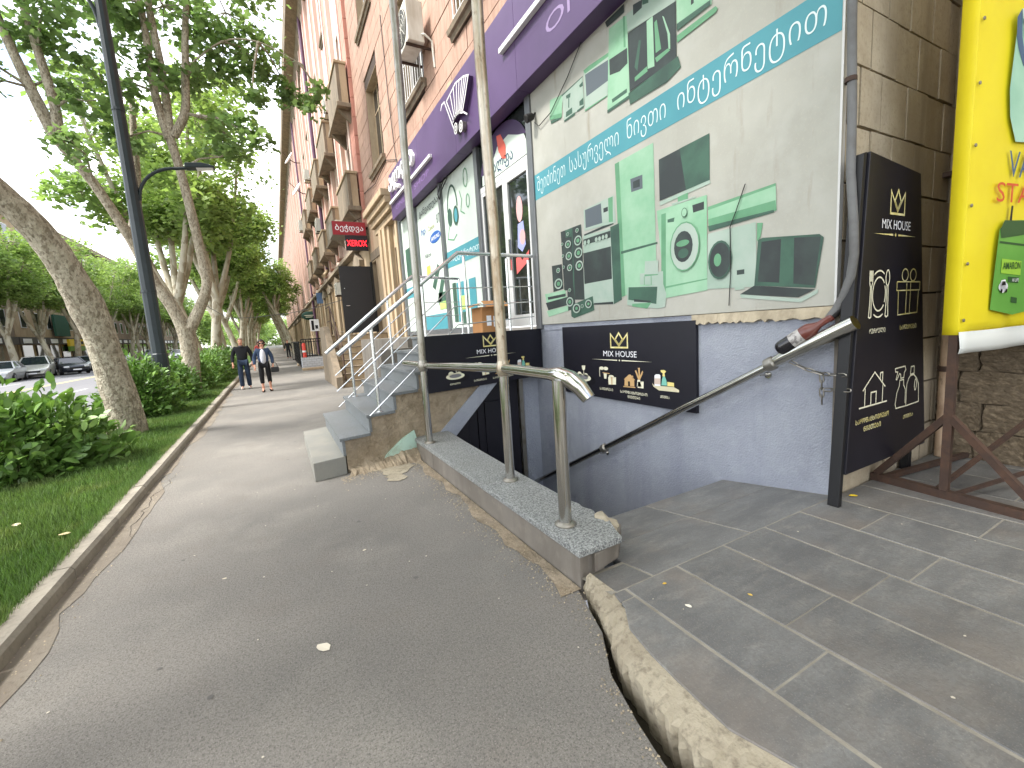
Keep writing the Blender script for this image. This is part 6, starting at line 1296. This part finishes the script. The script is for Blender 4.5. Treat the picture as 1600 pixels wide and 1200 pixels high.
# ---------------- people ----------------
SKIN=mat('skin',(206,152,128),.55)
def skin_obj(name,verts,edges,radii,M,parent,root=0,sub=2):
    me=bpy.data.meshes.new(name); me.from_pydata(verts,edges,[]); me.materials.append(M)
    o=bpy.data.objects.new(name,me); link(o,parent)
    o.modifiers.new('skin','SKIN'); 
    for i,v in enumerate(me.skin_vertices[0].data):
        q=radii[i]; v.radius=q if isinstance(q,tuple) else (q,q); v.use_root=(i==root)
    o.modifiers['skin'].use_smooth_shade=True
    s=o.modifiers.new('sub','SUBSURF'); s.levels=sub; s.render_levels=sub
    return o
class Sk:
    def __init__(s): s.v=[];s.e=[];s.r=[]
    def p(s,co,r,link=None):
        s.v.append(tuple(co)); s.r.append(r); i=len(s.v)-1
        if link is not None: s.e.append((link,i))
        return i
def person(label,loc,ht,top,legs,shoe,hairc,female,rot=0):
    """faces -y at local origin; everything scaled to the standing height ht"""
    k=ht/1.78; X=lambda x,y,z:(loc[0]+x*k,loc[1]+y*k,loc[2]+z*k); rk=lambda *a: tuple(v*k for v in a) if len(a)>1 else a[0]*k
    t=thing('person',label,'person',loc); sh=.185 if not female else .165; hip=.09 if not female else .095
    # joints
    hp={-1:(-hip,0,.93),1:(hip,0,.93)}; kn={-1:(-hip-.015,-.05,.50),1:(hip+.015,.03,.50)}; an={-1:(-hip-.01,-.02,.10),1:(hip+.02,.12,.10)}; toe={-1:(-hip-.03,-.17,.04),1:(hip+.05,-.03,.04)}
    shl={-1:(-sh,0,1.43),1:(sh,0,1.43)}; el={-1:(-sh-.10,.03,1.15),1:(sh+.10,.02,1.15)}; wr={-1:(-sh-.11,-.06,.92),1:(sh+.10,-.07,.92)}
    s=Sk(); pel=s.p(X(0,0,.96),rk(.13,.095)); wa=s.p(X(0,.005,1.12),rk(.125,.09),pel); chs=s.p(X(0,.0,1.30),rk(.155,.105),wa); nb=s.p(X(0,.01,1.45),rk(.085,.075),chs); ne=s.p(X(0,.0,1.52),rk(.05),nb); jaw=s.p(X(0,-.015,1.585),rk(.068,.075),ne); cr=s.p(X(0,.005,1.675),rk(.077,.092),jaw); tp=s.p(X(0,.01,1.735),rk(.05,.06),cr)
    nose=s.p(X(0,-.115,1.62),rk(.013),jaw)
    for g in(-1,1):
        a=s.p(X(*shl[g]),rk(.058),chs); b_=s.p(X(*el[g]),rk(.042),a); c=s.p(X(*wr[g]),rk(.028),b_)
        w=Vector(wr[g]); pm=s.p(X(w.x,w.y-.02,w.z-.07),rk(.03,.02),c)
        for j,(dx,L) in enumerate(((-.03,.07),(-.012,.085),(.006,.08),(.024,.065))): 
            f1=s.p(X(w.x+dx*.6,w.y-.035+dx*.3,w.z-.11),rk(.009),pm); s.p(X(w.x+dx*.7,w.y-.05,w.z-.11-L*.75),rk(.008),f1)
        th=s.p(X(w.x-g*.03,w.y-.04,w.z-.05),rk(.011),pm); s.p(X(w.x-g*.035,w.y-.06,w.z-.095),rk(.009),th)
        h=s.p(X(*hp[g]),rk(.085),pel); q=s.p(X(*kn[g]),rk(.056),h); r_=s.p(X(*an[g]),rk(.038),q); s.p(X(*toe[g]),rk(.022,.018),r_)
    body=skin_obj('body',s.v,s.e,s.r,SKIN,t,pel)
    # top
    s=Sk(); d=.014; pel=s.p(X(0,0,.92 if female else .94),rk(.165,.125)); wa=s.p(X(0,.005,1.12),rk(.155+d,.115+d),pel); chs=s.p(X(0,0,1.30),rk(.17+d,.12+d),wa); nb=s.p(X(0,.012,1.44),rk(.10,.085),chs)
    for g in(-1,1):
        a=s.p(X(*shl[g]),rk(.078),chs); b_=s.p(X(*el[g]),rk(.064),a); s.p(X(wr[g][0],wr[g][1],wr[g][2]+.02),rk(.048),b_)
    skin_obj('jacket',s.v,s.e,s.r,top,t,pel)
    s=Sk(); pel=s.p(X(0,0,.95),rk(.145,.115))
    for g in(-1,1):
        h=s.p(X(*hp[g]),rk(.10),pel); q=s.p(X(*kn[g]),rk(.082 if not female else .078),h); a_=an[g]; s.p(X(a_[0],a_[1],.085 if not female else .27),rk(.075 if not female else .07),q)
    skin_obj('trousers',s.v,s.e,s.r,legs,t,pel)
    for g in(-1,1):
        s=Sk(); a=s.p(X(an[g][0],an[g][1]+.04,.05),rk(.058,.06)); b_=s.p(X(an[g][0],an[g][1]-.06,.045),rk(.06,.05),a); s.p(X(toe[g][0],toe[g][1],.035),rk(.055,.036),b_); skin_obj('shoe',s.v,s.e,s.r,shoe,t,0,1)
    # hair, eyes, mouth, ears
    bm=bmesh.new(); bmesh.ops.create_uvsphere(bm,u_segments=16,v_segments=12,radius=1)
    dele=[v for v in bm.verts if (v.co.y<-.35 and v.co.z<(.45 if not female else .3)) or v.co.z<(-.25 if not female else -1.2)]
    bmesh.ops.delete(bm,geom=dele,context='VERTS')
    for v in bm.verts:
        j=1+.06*math.sin(v.co.x*9+v.co.z*7)*math.cos(v.co.y*8); sx,sy_,sz=((.092,.108,.098) if not female else (.122,.118,.15)); v.co=Vector(X(v.co.x*sx*j,.01+v.co.y*sy_*j,1.675-(.035 if female else 0)+v.co.z*sz*j))
    me=bpy.data.meshes.new('hair'); bm.to_mesh(me); bm.free(); me.materials.append(hairc); ho=bpy.data.objects.new('hair',me); link(ho,t); md=ho.modifiers.new('th','SOLIDIFY'); md.thickness=.02; ho.modifiers.new('ss','SUBSURF').levels=1
    if not female:
        for g in(-1,1): b=B(); b.lathe(X(g*.034,-.082,1.645),[(.012*k,0),(.008*k,.008*k)],8,(0,-1,0)); b.build('eye',BLACKM,t)
    else:
        b=B()
        for g in(-1,1): b.lathe(X(g*.038,-.088,1.645),[(.034*k,0),(.034*k,.006*k),(.028*k,.01*k)],12,(0,-1,0))
        b.bar(X(-.08,-.09,1.655),X(.08,-.09,1.655),.005); b.build('sunglasses',BLACKM,t)
    b=B(); b.obox(X(0,-.088,1.565),(.024*k,0,0),(0,.006,0),(0,0,.006*k)); b.build('mouth',mat('lips',(160,84,78),.5),t)
    for g in(-1,1): b=B(); b.lathe(X(g*.082,.01,1.635),[(.018*k,0),(.024*k,.008),(.01*k,.016)],8,(g,0,0)); b.build('ear',SKIN,t)
    return t,X,k
BLKJ=mat('black_knit',(26,26,30),.9); JEAN=mat('blue_jeans',(38,50,70),.9,layers=[(9,(50,64,86),.45,.65,.6)]); DENIM=mat('denim_jacket',(44,58,82),.9,layers=[(8,(58,76,100),.45,.65,.6)])
WSHOE=mat('white_shoe',(206,204,200),.6); GREYH=mat('grey_hair',(150,138,124),.8); DARKH=mat('dark_hair',(44,28,24),.6); BLKT=mat('black_trousers',(22,22,25),.9)
man,Xm,km=person('grey haired man in black pullover, blue jeans and white shoes walking on the pavement',(-1.1,17.76,0),1.80,BLKJ,JEAN,WSHOE,GREYH,False)
b=B(); b.lathe(Xm(0,-.045,1.47),[(.07*km,0),(.075*km,.02),(.06*km,.04)],12,(0,-.3,1)); b.build('shirt_collar',mat('dark_collar',(60,58,62),.8),man,smooth=True)
wom,Xw,kw=person('dark haired woman in open denim jacket and black cropped trousers walking beside the man',(-.43,16.02,0),1.68,DENIM,BLKT,BLKT,DARKH,True)
TEE=mat('pale_tee',(196,196,204),.85)
bm=bmesh.new(); bmesh.ops.create_uvsphere(bm,u_segments=14,v_segments=10,radius=1)
for v in bm.verts: v.co=Vector(Xw(v.co.x*.098,-.055+v.co.y*.115,1.18+v.co.z*.28))
me=bpy.data.meshes.new('tee_shirt'); bm.to_mesh(me); bm.free(); me.materials.append(TEE); me.polygons.foreach_set('use_smooth',[True]*len(me.polygons)); link(bpy.data.objects.new('tee_shirt',me),wom)
hb=thing('handbag','black leather handbag carried by the woman in the denim jacket','handbag',Xw(.31,-.08,.72))
b=B(); c=Vector(Xw(.31,-.09,.74)); b.obox(c,(.115,0,0),(0,.05,0),(0,0,.085)); b.build('bag_body',BLACKM,hb,bev=.03,seg=3)
b=B(); b.tube([c+Vector((.08*math.cos(a),0,.06+.17*math.sin(a))) for a in [j*math.pi/10 for j in range(11)]],.009,6); b.build('strap',BLACKM,hb)
# two figures far down the pavement
p_,Xa,ka=person('distant person in dark coat far down the pavement',(.9,46,0),1.72,BLKJ,BLKT,BLKT,DARKH,False)
p_,Xa,ka=person('distant person in red top far down the pavement behind the couple',(-1.3,40,0),1.7,mat('red_top',(150,60,56),.9),JEAN,BLKT,DARKH,True)

# ---------------- cars ----------------
TYRE=mat('tyre',(26,26,27),.8); RIM=mat('rim',(160,162,166),.35,metal=.8); CGLASS=mat('car_glass',(30,36,40),.06,spec=.8); HEADL=mat('headlight',(210,214,216),.15,spec=.8); TAIL=mat('tail_light',(150,24,24),.3)
def car(label,color,loc,rotz,kind='sedan'):
    """front towards local -y"""
    t=thing('parked_car',label,'car',(0,0,0),group='cars across the road'); P=mat('paint_%d_%d_%d'%color,color,.28,metal=.3,spec=.6)
    suv=kind=='suv'; L=4.5 if not suv else 4.6; Wd=.9; hb_=.95 if not suv else 1.05; hr=1.45 if not suv else 1.68
    st_=[(-L/2,.68,.38,.62),(-L/2+.12,.8,.28,.74),(-L/2+.7,.88,.22,.84),(-L*.22,.9,.2,hb_),(0,.9,.2,hb_+.02),(L*.25,.9,.2,hb_+.04),(L/2-.5,.88,.24,hb_+.05 if not suv else hb_+.06),(L/2-.1,.82,.3,hb_-.03),(L/2,.72,.4,hb_-.2)]
    b=B(); V=[];F=[]
    for y,w,z0,z1 in st_:
        zm=(z0+z1)/2; V+=[(-w*.9,y,z0),(-w,y,zm),(-w*.96,y,z1-.06),(-w*.86,y,z1),(w*.86,y,z1),(w*.96,y,z1-.06),(w,y,zm),(w*.9,y,z0)]
    n=8
    for i in range(len(st_)-1):
        for j in range(n): F.append((i*n+j,i*n+(j+1)%n,(i+1)*n+(j+1)%n,(i+1)*n+j))
    F+=[tuple(range(n)),tuple((len(st_)-1)*n+j for j in range(n-1,-1,-1))]
    b.add(V,F); o=b.build('body',P,t,smooth=True)
    y0,y1=-L*.21,L*.42 if suv else L*.36
    def ring_(y,w,z): return [(-w,y,z),(w,y,z)]
    rw=.62; ra,rb2=y0+.75,y1-(.35 if suv else .65)
    low=[(-.84,y0,hb_-.03),(.84,y0,hb_-.03),(.84,y1,hb_),(-.84,y1,hb_)]; up=[(-rw,ra,hr-.04),(rw,ra,hr-.04),(rw,rb2,hr-.04),(-rw,rb2,hr-.04)]
    b=B(); b.add(low+up,[(0,1,5,4),(1,2,6,5),(2,3,7,6),(3,0,4,7),(4,5,6,7)]); b.build('glasshouse',CGLASS,t)
    b=B(); up2=[(-rw-.02,ra-.03,hr-.039),(rw+.02,ra-.03,hr-.039),(rw+.02,rb2+.03,hr-.039),(-rw-.02,rb2+.03,hr-.039)]; tp_=[(-rw+.1,ra+.15,hr+.02),(rw-.1,ra+.15,hr+.02),(rw-.1,rb2-.15,hr+.02),(-rw+.1,rb2-.15,hr+.02)]
    b.add(up2+tp_,[(0,1,5,4),(1,2,6,5),(2,3,7,6),(3,0,4,7),(4,5,6,7),(3,2,1,0)]); b.build('roof',P,t,smooth=True)
    for a,c in list(zip(low,up))+[((g*.85,(y0+y1)/2+.1,hb_),(g*(rw+.01),(ra+rb2)/2+.05,hr-.03)) for g in(-1,1)]: b=B(); b.bar(a,c,.035); b.build('pillar',P,t)
    for g in(-1,1):
        for yy in(-L*.30,L*.29):
            b=B(); b.lathe((g*.92,yy,.32),[(.2,0),(.3,.005),(.325,.04),(.325,.17),(.3,.2)],20,(-g,0,0)); w_=b.build('wheel',TYRE,t,smooth=True)
            b=B(); b.lathe((g*.915,yy,.32),[(.05,.0),(.2,.01),(.21,.03)],12,(g*-1,0,0)); b.lathe((g*.93,yy,.32),[(.19,0),(.19,.012)],10,(-g,0,0)); b.build('rim',RIM,w_)
        b=B(); b.obox((g*.62,-L/2+.06,.66),(.16,g*.05*1,0),(0,.06,0),(0,0,.07)); b.build('headlight',HEADL,t,bev=.02)
        b=B(); b.obox((g*.62,L/2-.05,.78),(.16,-g*.05,0),(0,.05,0),(0,0,.07)); b.build('tail_light',TAIL,t,bev=.02)
        b=B(); b.obox((g*.98,y0+.45,hb_+.04),(.09,0,0),(0,.05,0),(0,0,.06)); b.build('mirror',P,t,bev=.02)
    b=B(); b.box(-.45,.45,-L/2-.02,-L/2+.05,.45,.6); b.build('grille',BLACKM,t); b=B(); b.box(-.26,.26,-L/2-.03,-L/2-.01,.36,.46); b.build('number_plate',WPRINT,t)
    t.location=loc; t.rotation_euler=(0,0,rotz); return t
car('silver car cut by the left edge, parked across the road',(170,174,178),(-17.3,44.2,-.02),R(8))
car('silver grey off-road car parked across the road left of the dark car',(176,176,170),(-16.9,48.2,-.02),R(12),'suv')
car('dark charcoal car pulling out across the road beside the silver off-road car',(52,56,66),(-15.9,51.2,-.02),R(28))
car('pale grey car behind the dark charcoal car across the road',(150,156,160),(-16.8,57.5,-.02),R(4))
car('red car parked across the road below the yellow shop sign',(196,34,40),(-17.0,63,-.02),R(5))
car('white car parked next to the red car across the road',(206,206,206),(-16.9,69,-.02),R(3))
car('grey estate car visible right of the thick leaning trunk',(132,140,148),(-15.0,76,-.02),R(2),'suv')
car('white car on the road between the lamp post and forked tree',(200,204,208),(-12.8,80,-.02),R(0))
car('pale van like car far along the road',(196,200,206),(-9.0,88,-.02),R(180),'suv')
car('dark car parked near the verge beyond the forked tree',(40,44,52),(-6.2,60,-.02),R(180))
car('white car far along the road beside the verge',(210,212,214),(-6.4,74,-.02),R(180))

# ---------------- litter ----------------
def litter(label,x,y,z,s,c,rot=0,kind='fallen_leaf'):
    M=mat('litter_%d_%d_%d'%c,c,.8); b=B(); pts=[(0,-.5),(.3,-.25),(.34,.1),(.15,.4),(0,.55),(-.2,.38),(-.3,.05),(-.25,-.3)]
    cr,sr=math.cos(rot),math.sin(rot)
    V=[(x+s*(p*cr-q*sr),y+s*(p*sr+q*cr),z+.004+s*.25*p*p) for p,q in pts]+[(x,y,z+.004)]
    b.add(V,[(i,(i+1)%8,8) for i in range(8)]); tag(b.build(kind,M,fix=False),label,'leaf',group='litter on the ground')
litter('pale dry leaf lying in the middle of the asphalt',.03,2.28,0,.085,(206,198,180),.6)
litter('tiny pale leaf on the asphalt near the lawn',-.49,3.37,0,.03,(190,180,160),1.2)
litter('small pale leaf on the asphalt in front of the parapet',.39,3.21,0,.03,(196,186,166),2)
litter('white blossom petal on the terrace tile near its corner',1.67,1.41,.1,.035,(226,220,204),.3)
litter('yellow leaf scrap on the terrace tile near the broken edge',1.72,1.61,.1,.025,(206,170,70),1.3)
litter('small yellow leaf scrap in the middle of the terrace tiles',2.0,1.3,.1,.025,(206,176,90),.2)
litter('bright yellow leaf at the foot of the black sign board',3.76,1.62,.1,.06,(238,206,50),.9)
litter('dry tan leaf lying in the near lawn',-2.19,5.31,.11,.09,(196,182,150),.4)
litter('second dry tan leaf lying in the lawn nearer the kerb',-1.7,4.75,.11,.08,(186,168,130),1.4)
rl=random.Random(12)
b=B()
for k in range(60):
    x,y,z=(rl.uniform(-1.1,1.2),rl.uniform(1.2,7),.004) if k<40 else (rl.uniform(1.5,4.6),rl.uniform(.2,1.65),.104)
    s_,a=rl.uniform(.004,.008),rl.uniform(0,6); b.add([(x+s_*math.cos(a+q)*rl.uniform(.6,1.3),y+s_*math.sin(a+q)*rl.uniform(.6,1.3),z+.001) for q in(0,1.3,2.6,3.9,5.2)],[(0,1,2,3,4)])
tag(b.build('litter_specks',mat('speck',(190,182,166),.8),fix=False),'tiny pale specks of litter scattered over asphalt and terrace','litter',kind='stuff')
